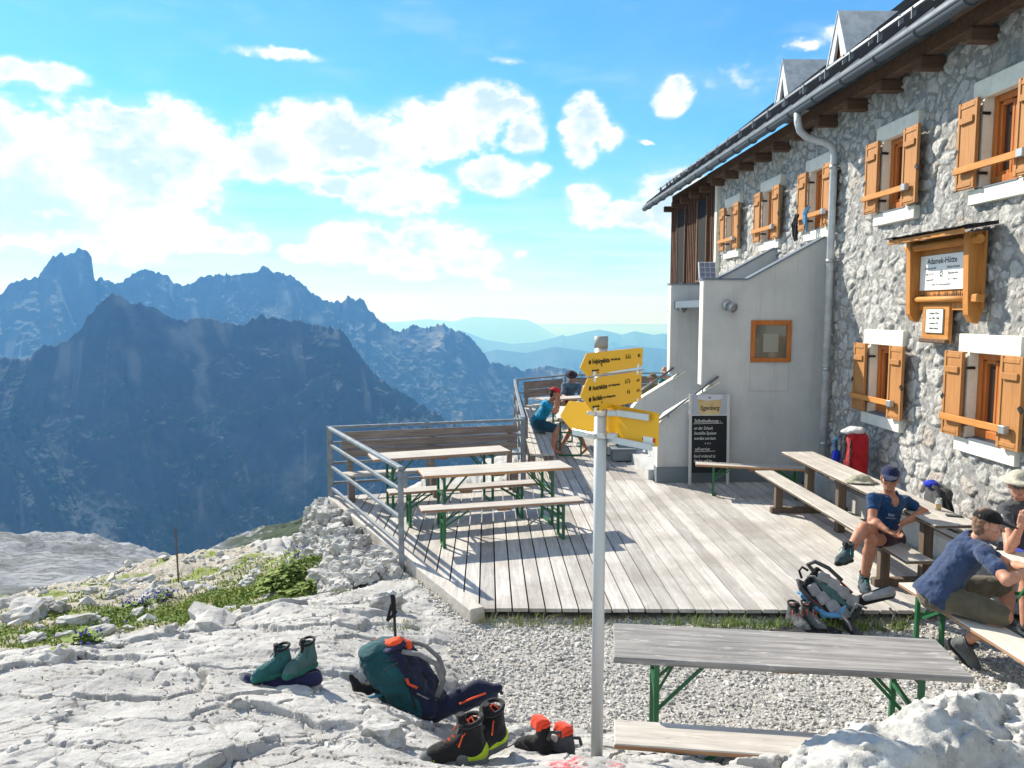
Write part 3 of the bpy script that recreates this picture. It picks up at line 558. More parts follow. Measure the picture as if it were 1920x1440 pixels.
def grass():
    P = []; T = []; H = []
    def tuft(x, y, n, sp, h, tone, z=None):
        for _ in range(n):
            a, b_ = x + RNG.normal() * sp, y + RNG.normal() * sp * .6; P.append((a, b_, (gz(a, b_) if z is None else z) - .005)); T.append(tone + RNG.normal() * .18); H.append(h * RNG.uniform(.5, 1.3))
    for x in np.arange(-.05, 3.9, .045):
        dens = 1.0 if x > 1.9 else (.45 if fbm(np.array(x * 2.0), .3, 5, 2) > -.05 else .12)
        tuft(x, 6.99 - .045 * (x + .1) - RNG.uniform(.0, .13 if x > 1.9 else .06), int(20 * dens), .05, .115, .38 if x > 1.5 else .75)
    for y in np.arange(7.0, 12.2, .05): tuft(5.0 + RNG.normal() * .12, y, 14, .1, .13 if 8.0 < y < 9.6 or y > 10.2 else .06, .22, .02)
    for y in np.arange(7.3, 9.0, .09): tuft(deck_edge_x(y) - .1 - RNG.uniform(0, .05), y, 8 if RNG.uniform() > .5 else 1, .05, .06, .3)
    for px, py in [(770,1175),(640,1110),(740,1180),(620,1105),(1075,1180)]: s = gsee(px, py); tuft(s.x, s.y, 60, .07, .035, .7)
    V, Fc, tn = blades(P, H, np.full(len(P), .0035), np.array(T), 3); tag(link('grass', npmesh('grass', V, Fc, True, {'tone': tn}), M_GRASS), kind='stuff')
    P.clear(); T.clear(); H.clear()
    n = 260000; x = RNG.uniform(-13, -1.6, n); y = RNG.uniform(5.5, 16, n); gr, me, gt = masks(x, y)
    gw = sward(x, y); k = RNG.uniform(0, 1, n) < gw * me; x, y = x[k], y[k]; dd = 2.2 * (1 - gw[k])
    Pm = np.array([(a, b_, gz(a, b_) - .005) for a, b_ in zip(x, y)]); tn = .3 + .35 * sstep(.3, 1.4, np.abs(dd)) + .3 * sstep(.1, .4, fbm(x * 1.1, y * 1.1, 50, 3)) + RNG.normal(0, .15, len(x)); Hm = RNG.uniform(.02, .06, len(x))
    V, Fc, t_ = blades(Pm, Hm, np.full(len(Pm), .009), tn, 4, .9); tag(link('meadow_grass', npmesh('meadow_grass', V, Fc, True, {'tone': t_}), M_GRASS), kind='stuff')
grass()
# ================================================================== the mountain hut
def m_masonry(t, b):
    p = worldco(t); st = attr(t, 'stone'); tn = attr(t, 'tone'); n = t.noise(p, 9, 8, .7); n2 = t.noise(p, 45, 6, .72)
    c = t.ramp(n, [(.28, (.34, .335, .325)), (.45, (.53, .52, .505)), (.7, (.67, .66, .64))]); c = t.mix(t.math('MULTIPLY', t.ss(tn, .82, .95), .5), c, (.45, .36, .28, 1)); c = t.mix(t.ss(tn, .25, .0, 0, .45), c, (.36, .36, .37, 1))
    pit = t.ss(n2, .56, .66); c = t.mix(t.math('MULTIPLY', pit, .75), c, (.2, .19, .185, 1))
    mort = t.mix(t.ss(t.noise(p, 14, 6, .65), .4, .62), (.27, .27, .27, 1), (.40, .395, .385, 1)); mort = t.mix(t.math('MULTIPLY', t.ss(n2, .55, .66), .5), mort, (.2, .2, .2, 1))
    t.put(b.inputs['Base Color'], t.mix(t.ss(st, .25, .6), mort, c)); bump(t, b, t.math('SUBTRACT', t.math('MULTIPLY', n, .8), t.math('MULTIPLY', n2, 1.0)), .8, .035)
M_MASON = mat('rubble_masonry', (.45, .44, .42), .95, .15, build=m_masonry)
def wood(name, c1, c2, rough=.75, scale=1.0, axis=1, knots=False, weather=None):
    def f(t, b):
        o = obco(t); v = [22.0, 22.0, 22.0]; v[axis] = 1.3; n = t.noise(t.vmath('MULTIPLY', o, tuple(a * scale for a in v)), 1.0, 7, .62, .6); k = t.noise(o, 2.2 * scale, 3)
        c = t.mix(t.ss(n, .3, .7), (*c1, 1), (*c2, 1)); c = t.mix(t.ss(k, .35, .7, 0, .35), c, (*[a * .7 for a in c1], 1))
        gr = t.noise(t.vmath('MULTIPLY', o, tuple((2.6 if a < 5 else 95.0) * scale for a in v)), 1.0, 4, .6); c = t.mix(t.ss(gr, .52, .68, 0, .45), c, (*[a * .5 for a in c1], 1))
        if weather: c = t.mix(t.ss(t.noise(t.vmath('MULTIPLY', o, tuple(1 if i == axis else 4.5 for i in range(3))), 5 * scale, 7, .72), .54, .68, 0, .8), c, (*weather, 1))
        t.put(b.inputs['Base Color'], c); bump(t, b, n, .35, .006)
    return mat(name, c1, rough, .25, build=f)
M_ORANGE = wood('orange_larch', (.43, .175, .042), (.54, .24, .065), .55, 1, 2)
M_ORANGEY = wood('orange_larch_beam', (.45, .185, .045), (.56, .25, .07), .55, 1, 1)
M_FRAME = wood('larch_frame', (.42, .13, .03), (.52, .18, .045), .45, 1, 2)
M_DARKBEAM = wood('dark_beam', (.10, .06, .04), (.17, .11, .075), .85, 1, 0)
M_ANNEX = wood('scorched_boards', (.055, .03, .022), (.15, .07, .04), .85, 1, 2, weather=(.2, .1, .055))
M_PLASTER = mat('cream_plaster', (.72, .70, .62), .9, .2, build=lambda t, b: (t.put(b.inputs['Base Color'], t.mix(t.ss(t.noise(worldco(t), 6, 6, .65), .4, .7), (.74, .72, .645, 1), (.64, .615, .54, 1))), bump(t, b, t.noise(worldco(t), 60, 4), .25, .004)))
def m_conc(t, b):
    p = worldco(t); n = t.noise(p, 1.6, 7, .65); c = t.ramp(n, [(.3, (.44, .455, .465)), (.55, (.51, .525, .535)), (.75, (.56, .57, .575))]); sp = t.noise(p, 24, 3, .6); c = t.mix(t.ss(sp, .72, .76, 0, .5), c, (.16, .17, .18, 1))
    run = t.noise(t.vmath('MULTIPLY', p, (9, 9, .7)), 1, 6, .65); c = t.mix(t.ss(run, .5, .72, 0, .35), c, (.36, .355, .34, 1)); sz = t.new('ShaderNodeSeparateXYZ'); t.l.new(p, sz.inputs[0]); c = t.mix(t.math('MULTIPLY', t.ss(sz.outputs[2], .8, .1), t.ss(t.noise(p, 4, 6, .7), .35, .6, 0, .5)), c, (.30, .295, .28, 1))
    t.put(b.inputs['Base Color'], c); bump(t, b, t.noise(p, 30, 5), .2, .006)
M_CONC = mat('grey_render', (.38, .39, .4), .9, .2, build=m_conc)
M_PLINTH = mat('slate_grey_plinth', (.16, .19, .21), .85, .2)
M_ZINC = mat('zinc', (.33, .36, .39), .45, .5, .3, build=lambda t, b: t.put(b.inputs['Base Color'], t.mix(t.ss(t.noise(worldco(t), 5, 5, .6), .35, .65), (.11, .135, .16, 1), (.19, .215, .24, 1))))
M_GUT = mat('dull_blue_zinc', (.085, .105, .125), .6, .3)
M_DORM = mat('pale_zinc_sheet', (.50, .53, .56), .5, .4, .1, build=lambda t, b: t.put(b.inputs['Base Color'], t.mix(t.ss(t.noise(worldco(t), 4, 6, .65), .35, .65), (.40, .43, .47, 1), (.56, .59, .62, 1))))
M_ROOF = mat('dark_roof_sheet', (.035, .037, .04), .5, .4, .3)
M_BLACK = mat('black_iron', (.012, .012, .014), .5, .4)
M_STEEL = mat('galvanised_steel', (.42, .44, .46), .42, .5, .7)
M_DSTEEL = mat('dark_galvanised_steel', (.22, .24, .27), .5, .5, .6)
def m_glass(t, b): b.inputs['Coat Weight'].default_value = .5
M_GLASS = mat('window_pane', (.035, .032, .03), .06, .8, build=m_glass)
M_CURT = mat('curtain', (.45, .42, .36), .9, .1)
M_DARKW = mat('dark_opening', (.012, .012, .014), .8, .15)
M_DSTEEL2 = mat('dull_bracket', (.10, .12, .14), .6, .3, .2)
M_LEAD = mat('blue_grey_sheet', (.13, .165, .21), .55, .4, .2)

HUT = empty('mountain_hut', (5.5, 12, 0), 'stone mountain hut with orange shutters, grey porch and dark eaves beside the deck', 'hut')
HI = Matrix.Translation((-5.5, -12, 0))
def hp(mb, name, m, parent=None):
    """a part of the hut, given in world coordinates"""
    o = mb.build(name, m); o.data.transform(HI); o.parent = parent or HUT
    return o
WIN = [(10.435, 1.31), (8.19, 1.31), (10.325, 4.10), (8.17, 4.10), (12.73, 4.10), (14.92, 4.10), (17.23, 4.10)]
OW, OH = .31, .95       # half width, height of opening; sill block .19 below
def facade():
    ys = np.concatenate([np.arange(2.0, 6.6, .05), np.arange(6.6, 13, .0165), np.arange(13, 18.42, .028)]); zs = np.arange(-.6, 6.25, .0175); Y, Z = np.meshgrid(ys, zs, indexing='ij')
    sz = 2.7 + .0 * Z; wx, wy = .16 * fbm(Y * 2.2, Z * 2.2, 2, 3), .16 * fbm(Y * 2.2, Z * 2.2, 6, 3)
    u, v = Y * 4.2 + wx * 2.6, Z * 5.0 + wy * 2.6; f1, f2, cid = worley(u, v, 21, .95); g1, g2, c2 = worley(u * 2.3 + 7, v * 2.2, 22, .95)
    r = lambda c, k: ((c * (2654435761 + k)) % 4093) / 4093.0
    big = r(cid, 1) > .28; d = f2 - f1; th = .10 + .16 * r(cid, 2); m1 = sstep(th, th + .14, d + .10 * fbm(Y * 14, Z * 14, 3, 4)) * big; d2 = g2 - g1; m2 = sstep(.16, .34, d2 + .16 * fbm(Y * 14, Z * 14, 3, 3)) * (1 - big) * (r(c2, 3) > .35)
    st = np.maximum(m1, m2); prot = (.010 + .026 * r(cid, 4)) * m1 + .013 * m2
    n = fbm(Y * 9, Z * 9, 4, 5, .6); pit = sstep(.12, .42, fbm(Y * 26, Z * 26, 11, 3)); h = prot + st * (.014 * n - .012 * pit) + (1 - st) * .008 * fbm(Y * 16, Z * 16, 8, 4) + .03 * fbm(Y * .5, Z * .5, 1, 2)
    X = 5.5 - h + .012; nu, nv = Y.shape
    Fc = gridfaces(nu, nv); cy, cz = Y.ravel()[Fc].mean(1), Z.ravel()[Fc].mean(1); keep = np.ones(len(Fc), bool)
    for wy_, wz in WIN: keep &= ~((np.abs(cy - wy_) < OW + .05) & (cz > wz + .15) & (cz < wz + .19 + OH + .06))
    Fc = Fc[keep][:, ::-1]
    V = np.stack([X - 5.5, Y - 12, Z], -1).reshape(-1, 3)
    me = npmesh('wall', V, Fc, True, {'stone': st.ravel(), 'tone': np.where(big, r(cid, 7), r(c2, 8)).ravel()}); o = link('wall', me, M_MASON, HUT); return o
facade()
mb = MB(); mb.box((9.0, 2.05, 2.8), (6.9, .1, 6.9)).box((8.9, 18.3, 2.8), (6.6, .1, 6.9)).box((12.5, 10.2, 2.8), (.1, 16.4, 6.9)); hp(mb, 'outer_wall', M_CONC)
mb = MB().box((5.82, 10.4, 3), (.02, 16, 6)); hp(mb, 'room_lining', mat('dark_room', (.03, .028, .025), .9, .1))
hp(MB().box((5.3, 7.6, .12), (.36, 9.0, .5)), 'foundation_ledge', M_CONC)
hp(MB().box((5.56, 18.36, 3.0), (.3, .16, 6.2)), 'corner_render', M_PLASTER)
M_SHUT = wood('painted_larch', (.39, .18, .06), (.47, .225, .08), .6, 1, 2, weather=(.33, .165, .075))
def window_proto():
    """origin at the sill's underside on the wall plane, middle of the opening; y runs along the wall"""
    y0, y1 = -OW, OW; z0, z1 = .19, .19 + OH; w = MB()
    for a, b_, c, d in ((y0, y0 + .07, z0, z1), (y1 - .07, y1, z0, z1)): w.box((.085, (a + b_) / 2, (c + d) / 2), (.09, b_ - a, d - c), None, .006)
    w.box((.085, 0, z1 - .035), (.088, 2 * OW - .14, .07), None, .006).box((.085, 0, z0 + .045), (.088, 2 * OW - .14, .09), None, .006)
    for s in (-1, 1):
        a, b_ = (y0 + .072, -.004) if s < 0 else (.004, y1 - .072)
        w.box((.09, a + .02, (z0 + z1) / 2), (.05, .04, OH - .17), None, .005).box((.09, b_ - .02, (z0 + z1) / 2), (.05, .04, OH - .17), None, .005).box((.09, (a + b_) / 2, z1 - .092), (.048, b_ - a - .082, .045)).box((.09, (a + b_) / 2, z0 + .112), (.048, b_ - a - .082, .045))
    W_ = w.build('window', M_FRAME)
    MB().box((.11, 0, (z0 + z1) / 2), (.008, 2 * OW - .15, OH - .17)).build('pane', M_GLASS, W_)
    MB().box((.225, -.14, (z0 + z1) / 2), (.004, .12, OH - .2)).build('curtain', M_CURT, W_)
    s = MB(); s.box((-.01, 0, z1 + .105), (.11, 1.05, .21), None, .008); s.box((-.01, 0, .085), (.11, 1.05, .17), None, .008)
    for sg in (-1, 1): s.box((.055, sg * (OW + .02), (z0 + z1) / 2), (.24, .038, OH + .02)); s.box((-.004, sg * (OW + .08), (z0 + z1) / 2), (.08, .085, OH - .004))
    s.build('surround', M_PLASTER, W_)
    MB().prism([(.1, -OW + .015, .205), (-.075, -OW + .015, .176), (-.075, -OW + .015, .162), (.1, -OW + .015, .186)], (0, 2 * OW - .03, 0)).build('sill', M_LEAD, W_)
    for sg in (-1, 1):
        yc = sg * (OW + .185); q = MB().box((-.115, yc, (z0 + z1) / 2), (.03, .345, OH + .02), None, .005)
        for e in (-1, 1): q.box((-.134, yc + e * .15, (z0 + z1) / 2), (.012, .042, OH + .016), None, .003)
        q.box((-.134, yc, z1 - .04), (.0115, .25, .045), None, .003).box((-.134, yc, z0 + .04), (.0115, .25, .045), None, .003)
        q.box((-.145, yc + sg * .0, z1 - .2), (.03, .25, .07), None, .004); q.build('shutter', M_SHUT, W_)
        MB().bar((-.11, sg * (OW - .02 + .0), z1 - .17), (.0, sg * (OW - .01), z1 - .17), .012, .03).build('hinge', M_BLACK, W_); MB().bar((-.11, sg * (OW - .02), z0 + .14), (.0, sg * (OW - .01), z0 + .14), .012, .03).build('hinge', M_BLACK, W_); k = MB()
        k.bar((-.136, sg * (OW + .33), z0 + .45), (-.136, sg * (OW + .38), z0 + .40), .012, .05); k.build('shutter_stay', M_BLACK, W_)
    MB().box((-.18, .04, .19 + .2), (.035, 1.16, .075), None, .005).build('crossbar', M_ORANGEY, W_)
    k = MB()
    for yy in (-.50,): k.box((-.185, yy, .39), (.06, .10, .085), None, .006)
    k.build('clamp', M_STEEL, W_)
    return W_
def kids(o): return [c for c in D.objects if c.parent == o]
def copy_tree(o, parent=None):
    c = o.copy(); COL.objects.link(c)
    if parent: c.parent = parent
    for ch in kids(o): copy_tree(ch, c)
    return c
wp = window_proto()
for i, (y, z) in enumerate(WIN):
    o = wp if i == 0 else copy_tree(wp)
    o.parent = HUT; o.location = (0, y - 12, z)
# eaves: gutter, roof, rafters, dormers
GX, GZ = 4.8, 6.02; SL = math.radians(38)
mb = MB(); N = 10; prev = None
ringp = [(GX + .072 * math.cos(a), GZ + .072 * math.sin(a)) for a in np.linspace(PI * 1.0, 2 * PI, 11)] + [(GX + .064 * math.cos(a), GZ + .064 * math.sin(a)) for a in np.linspace(2 * PI, PI, 11)]
mb.prism([(x, 2.0, z) for x, z in ringp], (0, 21.75, 0))
mb.tube([(GX - .073, 2, GZ + .004), (GX - .073, 23.75, GZ + .004)], .012, 6); gut = hp(mb, 'gutter', M_GUT)
mb = MB()
for y in np.arange(2.4, 23.7, .9):
    pts = [(GX + .078 * math.cos(a), y, GZ + .078 * math.sin(a)) for a in np.linspace(PI, 2 * PI, 9)]
    mb = MB()
    for p, q in zip(pts[:-1], pts[1:]): mb.bar(p, q, .035, .008, up=(0, 1, 0), ext=.002)
    hp(mb, 'gutter_bracket', M_DSTEEL2, None).parent = gut
def slope(x, off=0.0): return GZ + .06 + (x - GX) * math.tan(SL) + off
RX1 = 12.6
mb = MB(); mb.prism([(GX - .05, 2.0, slope(GX - .05, .02)), (RX1, 2.0, slope(RX1, .02)), (RX1, 2.0, slope(RX1, .07)), (GX - .05, 2.0, slope(GX - .05, .07))], (0, 21.6, 0))
for y in np.arange(2.3, 23.5, .55): mb.bar((GX - .05, y, slope(GX - .05, .085)), (RX1, y, slope(RX1, .085)), .03, .03, up=(0, 0, 1))
roof = hp(mb, 'roof', M_ROOF)
mb = MB(); mb.prism([(GX + .06, 2.02, slope(GX + .06, -.03)), (6.0, 2.02, slope(6.0, -.03)), (6.0, 2.02, slope(6.0, .015)), (GX + .06, 2.02, slope(GX + .06, .015))], (0, 21.5, 0)); mb.prism([(RX1, 2.0, slope(RX1, .05)), (RX1 + 7, 2.0, slope(RX1, .05) - 5.4), (RX1 + 7, 2.0, slope(RX1, 0) - 5.4), (RX1, 2.0, slope(RX1, 0))], (0, 21.6, 0)); hp(mb, 'soffit', M_DARKBEAM)
for k, off in enumerate((.35, .62)):
    mb = MB(); xx = GX + off; mb.tube([(xx, 2.0, slope(xx, .2)), (xx, 23.4, slope(xx, .2))], .018, 6); 
    for y in np.arange(2.3, 23.4, .8): mb.bar((xx, y, slope(xx, .05)), (xx, y, slope(xx, .22)), .012, .06, up=(1, 0, 0)); 
    hp(mb, 'snow_guard', M_DSTEEL).parent = roof
mb = MB(); mb.prism([(GX + .02, 2.0, slope(GX, .02)), (GX - .06, 2.0, slope(GX - .06, .02)), (GX - .06, 2.0, slope(GX - .06, .06)), (GX + .02, 2.0, slope(GX + .02, .06))], (0, 21.7, 0)); hp(mb, 'eaves_flashing', M_ZINC)
for y in np.arange(2.75, 23.3, .955):
    mb = MB(); mb.box((5.36, y, 5.89), (.34, .14, .16), None, .012); hp(mb, 'rafter_end', M_DARKBEAM)
hp(MB().box((5.33, 10.4, 6.07), (.16, 16.4, .2), None, .01), 'wall_plate', M_DARKBEAM)
for px, py, xl in ((1477, 113, 7.6), (1583, 22, 7.6), (1712, -190, 7.6)):
    P = onx(px, py, xl); y, zt = P[1], P[2]; hw, zb = .52, zt - 1.15
    f = MB(); f.prism([(xl, y - hw, zb), (xl, y, zt - .1), (xl, y + hw, zb)], (.06, 0, 0)); d = hp(f, 'dormer', M_FRAME)
    f = MB()
    for s in (-1, 1): f.prism([(xl - .12, y, zt), (xl - .12, y + s * (hw + .1), zb - .22), (xl - .12, y + s * (hw - .22), zb - .22), (xl - .12, y, zt - .42)], (.06, 0, 0))
    for s in (-1, 1): f.prism([(xl - .14, y, zt + .03), (xl - .14, y + s * (hw + .14), zb - .24), (xl - .14, y + s * (hw + .10), zb - .26), (xl - .14, y, zt - .0)], (2.4, 0, 0))
    hp(f, 'dormer_roof', M_DORM).parent = d
# downpipe with its swan neck
dy = 12.06; mb = MB(); mb.tube([(GX, dy + .02, GZ - .06), (GX, dy, GZ - .2), (GX + .04, dy, GZ - .33), (GX + .14, dy, GZ - .42), (GX + .44, dy, GZ - .50), (GX + .55, dy, GZ - .57), (GX + .59, dy, GZ - .7), (GX + .59, dy, .12)], .056, 14); pipe = hp(mb, 'downpipe', M_DORM)
mb = MB()
for z in (5.15, 3.7, 2.0, .8): mb.lathe([(.058, -.03), (.064, -.03), (.064, .03), (.058, .03)], (GX + .59, dy, z), 14).bar((GX + .59, dy, z), (5.5, dy, z), .02, .02)
hp(mb, 'pipe_clip', M_STEEL).parent = pipe
# scorched timber annex at the far end
mb = MB(); mb.box((6.8, 20.75, 4.6), (2.62, 4.66, 3.4)); ax = hp(mb, 'timber_annex', M_ANNEX)
mb = MB()
for y in np.arange(18.5, 23.05, .17): mb.box((5.47, y, 4.5), (.05, .075, 3.2), None, .004)
mb.box((5.46, 20.75, 2.92), (.09, 4.64, .07)); hp(mb, 'board', M_ANNEX).parent = ax
for y in (19.5, 21.6):
    hp(MB().box((5.425, y, 4.72), (.03, .78, 2.0)), 'annex_window', M_DARKW).parent = ax
    hp(MB().box((5.41, y, 3.68), (.08, .84, .05)).box((5.415, y - .42, 4.72), (.05, .06, 2.03)).box((5.415, y + .42, 4.72), (.05, .06, 2.03)), 'annex_frame', M_DARKBEAM).parent = ax
hp(MB().box((7.0, 20.6, 1.2), (2.2, 4.4, 3.3)), 'annex_base', M_CONC)
# rendered porch with outside stair
PY0, PY1 = 12.4, 14.8
def sidewall(y0):
    return MB().prism([(5.49, y0, 1.72), (3.5, y0, 1.72), (3.5, y0, 3.42), (4.2, y0, 3.42), (5.49, y0, 4.12)], (0, .2, 0)).prism([(5.485, y0 + .001, .1), (3.78, y0 + .001, .1), (3.78, y0 + .001, 1.73), (5.485, y0 + .001, 1.73)], (0, .198, 0))
porch = hp(sidewall(PY0), 'porch', M_CONC); rw = hp(sidewall(PY1 - .2), 'porch_rear_wall', M_CONC); rw.parent = porch
for y0 in (PY0, PY1 - .2):
    q = MB().prism([(2.8, y0 + .003, .1), (2.8, y0 + .003, 1.05), (2.93, y0 + .003, 1.22), (3.785, y0 + .003, 1.74), (3.785, y0 + .003, .1)], (0, .194, 0)); st = hp(q, 'stair_parapet', M_CONC); st.parent = porch
    q = MB()
    pp = [(2.79, .36), (2.79, 1.06), (2.925, 1.232), (3.79, 1.76)]
    for (xa, za), (xb, zb) in zip(pp[:-1], pp[1:]): q.bar((xa, y0 + .1, za), (xb, y0 + .1, zb), .21, .02, up=(0, 0, 1) if xa != xb else (1, 0, 0), ext=.004)
    hp(q, 'parapet_coping', M_PLASTER).parent = porch
    q = MB().tube([(2.62, y0 - .05, 1.02), (3.75, y0 - .05, 1.86)] if y0 == PY0 else [(2.3, y0 - .05, .95), (3.55, y0 - .05, 1.84)], .02, 8)
    for xx in ((2.95, 3.5) if y0 == PY0 else (2.9, 3.4)): zz = (1.02 + (xx - 2.62) * .743) if y0 == PY0 else (.95 + (xx - 2.3) * .712); q.bar((xx, y0 - .05, zz), (xx + .02, y0 + .06, zz - .16), .016, .016)
    hp(q, 'handrail', M_DSTEEL).parent = porch
q = MB().box((3.49, PY0 + .1, 2.57), (.018, .2, 1.7)).box((3.49, PY1 - .1, 2.57), (.018, .2, 1.7)); hp(q, 'wall_edge', M_PLASTER).parent = porch
for y0 in (PY0, PY1 - .2):
    q = MB(); q.bar((3.46, y0 + .1, 3.432), (4.2, y0 + .1, 3.432), .25, .024).bar((4.2, y0 + .1, 3.432), (5.48, y0 + .1, 4.132), .25, .024, ext=.003)
    hp(q, 'wall_capping', M_LEAD).parent = porch
q = MB().prism([(3.55, PY0 + .21, 3.1), (4.2, PY0 + .21, 3.1), (5.48, PY0 + .21, 3.85), (5.48, PY0 + .21, 3.75), (4.2, PY0 + .21, 2.98), (3.55, PY0 + .21, 2.98)], (0, PY1 - PY0 - .42, 0)); hp(q, 'porch_roof', M_LEAD).parent = porch
q = MB()
for k in range(7): q.box((2.7 + .28 * k + .14, 13.6, .1 + .085 * (k + 1)), (.30, 1.96, .17 * (k + 1)))
hp(q, 'stair', M_CONC).parent = porch
q = MB().box((2.79, PY0 + .1, .22), (.03, .22, .28)).box((4.14, PY0 - .008, .22), (2.7, .02, .28)); hp(q, 'plinth', M_PLINTH).parent = porch
# porch window in its recess panel
q = MB(); X0, X1, Z0, Z1 = 4.28, 4.94, 2.09, 2.77
q.box(((X0 + X1) / 2, PY0 - .012, Z1 - .04), (X1 - X0, .045, .08), None, .004).box(((X0 + X1) / 2, PY0 - .012, Z0 + .035), (X1 - X0, .045, .07), None, .004)
for xx in (X0 + .035, X1 - .035): q.box((xx, PY0 - .012, (Z0 + Z1) / 2 - .003), (.07, .044, Z1 - Z0 - .152), None, .004)
pw = hp(q, 'porch_window', M_FRAME); pw.parent = porch
hp(MB().box(((X0 + X1) / 2, PY0 - .004, (Z0 + Z1) / 2), (X1 - X0 - .13, .006, Z1 - Z0 - .14)), 'porch_pane', mat('greenish_pane', (.10, .11, .095), .08, .7)).parent = pw
hp(MB().box((4.61, PY0 - .009, 2.40), (.25, .004, .3)).box((4.61, PY0 - .0115, 2.40), (.2, .004, .25)), 'paper_notice', mat('faded_paper', (.30, .30, .26), .7, .2)).parent = pw
hp(MB().box((4.02 + .58, PY0 - .003, 1.62), (.66, .012, .012)).box((X0 - .005, PY0 - .003, 1.84), (.012, .012, .44)).box((X1 - .03, PY0 - .003, 1.84), (.012, .012, .44)), 'recess_panel', M_CONC).parent = porch
for x, y in ((3.86, PY0), (3.62, PY1 - .2)):
    q = MB().lathe([(.0, 0), (.09, 0), (.09, .03), (.075, .05), (0, .05)], (0, 0, 0), 16).lathe([(0, .05), (.05, .05), (.085, .17), (.08, .18), (0, .15)], (0, 0, 0), 16)
    q.bm.transform(Matrix.Translation((x, y - .003, 3.02)) @ Matrix.Rotation(PI / 2 + .35, 4, 'X') @ Matrix.Rotation(.5, 4, 'Y')); hp(q, 'wall_lamp', M_STEEL).parent = porch
# solar panel leaning on the porch capping
sp = MB().box((0, 0, .2), (.34, .035, .40), None, .004).build('solar_panel', mat('white_frame', (.7, .7, .7), .5)); sp.location = (4.22, 14.72, 3.46); sp.rotation_euler = (-.2, 0, .1); tag(sp, 'small white framed solar panel standing on the porch beside the timber annex', 'solar panel')
q = MB()
for i in range(3):
    for j in range(4): q.box((-.104 + i * .104, -.0185, .058 + j * .095), (.094, .004, .087))
q.build('solar_cell', mat('solar_cell', (.16, .2, .3), .25, .6), sp)
# ================================================================== deck, rails, tables and benches
M_WEATH = wood('weathered_grey_wood', (.40, .37, .335), (.56, .53, .49), .85, 1, 0, weather=(.30, .285, .27))
M_WEATHY = wood('weathered_grey_wood_long', (.40, .37, .335), (.56, .53, .49), .85, 1, 1, weather=(.30, .285, .27))
M_OLDTOP = wood('old_grey_tabletop', (.17, .165, .165), (.33, .32, .315), .85, 1, 0, weather=(.44, .43, .42))
M_PALETOP = wood('pale_bench_wood', (.56, .53, .47), (.68, .65, .60), .8, 1, 0, weather=(.50, .46, .40))
M_EDGE = wood('brown_plank_edge', (.30, .16, .09), (.42, .25, .15), .8, 1, 0)
M_EDGEO = wood('orange_plank_edge', (.46, .19, .05), (.55, .27, .09), .7, 1, 0)
M_GREEN = mat('green_enamel', (.018, .115, .045), .45, .45)
M_POST = wood('dark_stained_post', (.10, .075, .055), (.17, .13, .1), .85, 1, 2)
M_BACK = wood('brown_grey_boards', (.16, .13, .12), (.27, .235, .215), .85, 1, 0)
def m_deck(t, b):
    o = worldco(t); tn = attr(t, 'tone'); s = t.new('ShaderNodeSeparateXYZ'); t.l.new(o, s.inputs[0])
    v = t.comb(t.math('MULTIPLY', s.outputs[0], 30), t.math('MULTIPLY', s.outputs[1], 1.5), t.math('MULTIPLY', tn, 80)); n = t.noise(v, 1.0, 7, .65, .7); k = t.noise(o, 1.1, 5, .6)
    c = t.mix(t.ss(n, .28, .72), (.35, .335, .32, 1), (.53, .515, .495, 1)); c = t.mix(t.ss(t.noise(t.vmath('MULTIPLY', o, (9, 3, 1)), 1.6, 6, .75), .52, .7, 0, .7), c, (.62, .61, .59, 1)); c = t.mix(t.ss(k, .42, .66, 0, .6), c, (.28, .255, .235, 1))
    f = t.ss(tn, 0, 1, .82, 1.12); c = t.mix(1.0, c, t.comb(f, f, f), 'MULTIPLY'); t.put(b.inputs['Base Color'], c); bump(t, b, n, .4, .006)
M_DECK = mat('deck_board', (.5, .47, .44), .9, .2, build=m_deck)
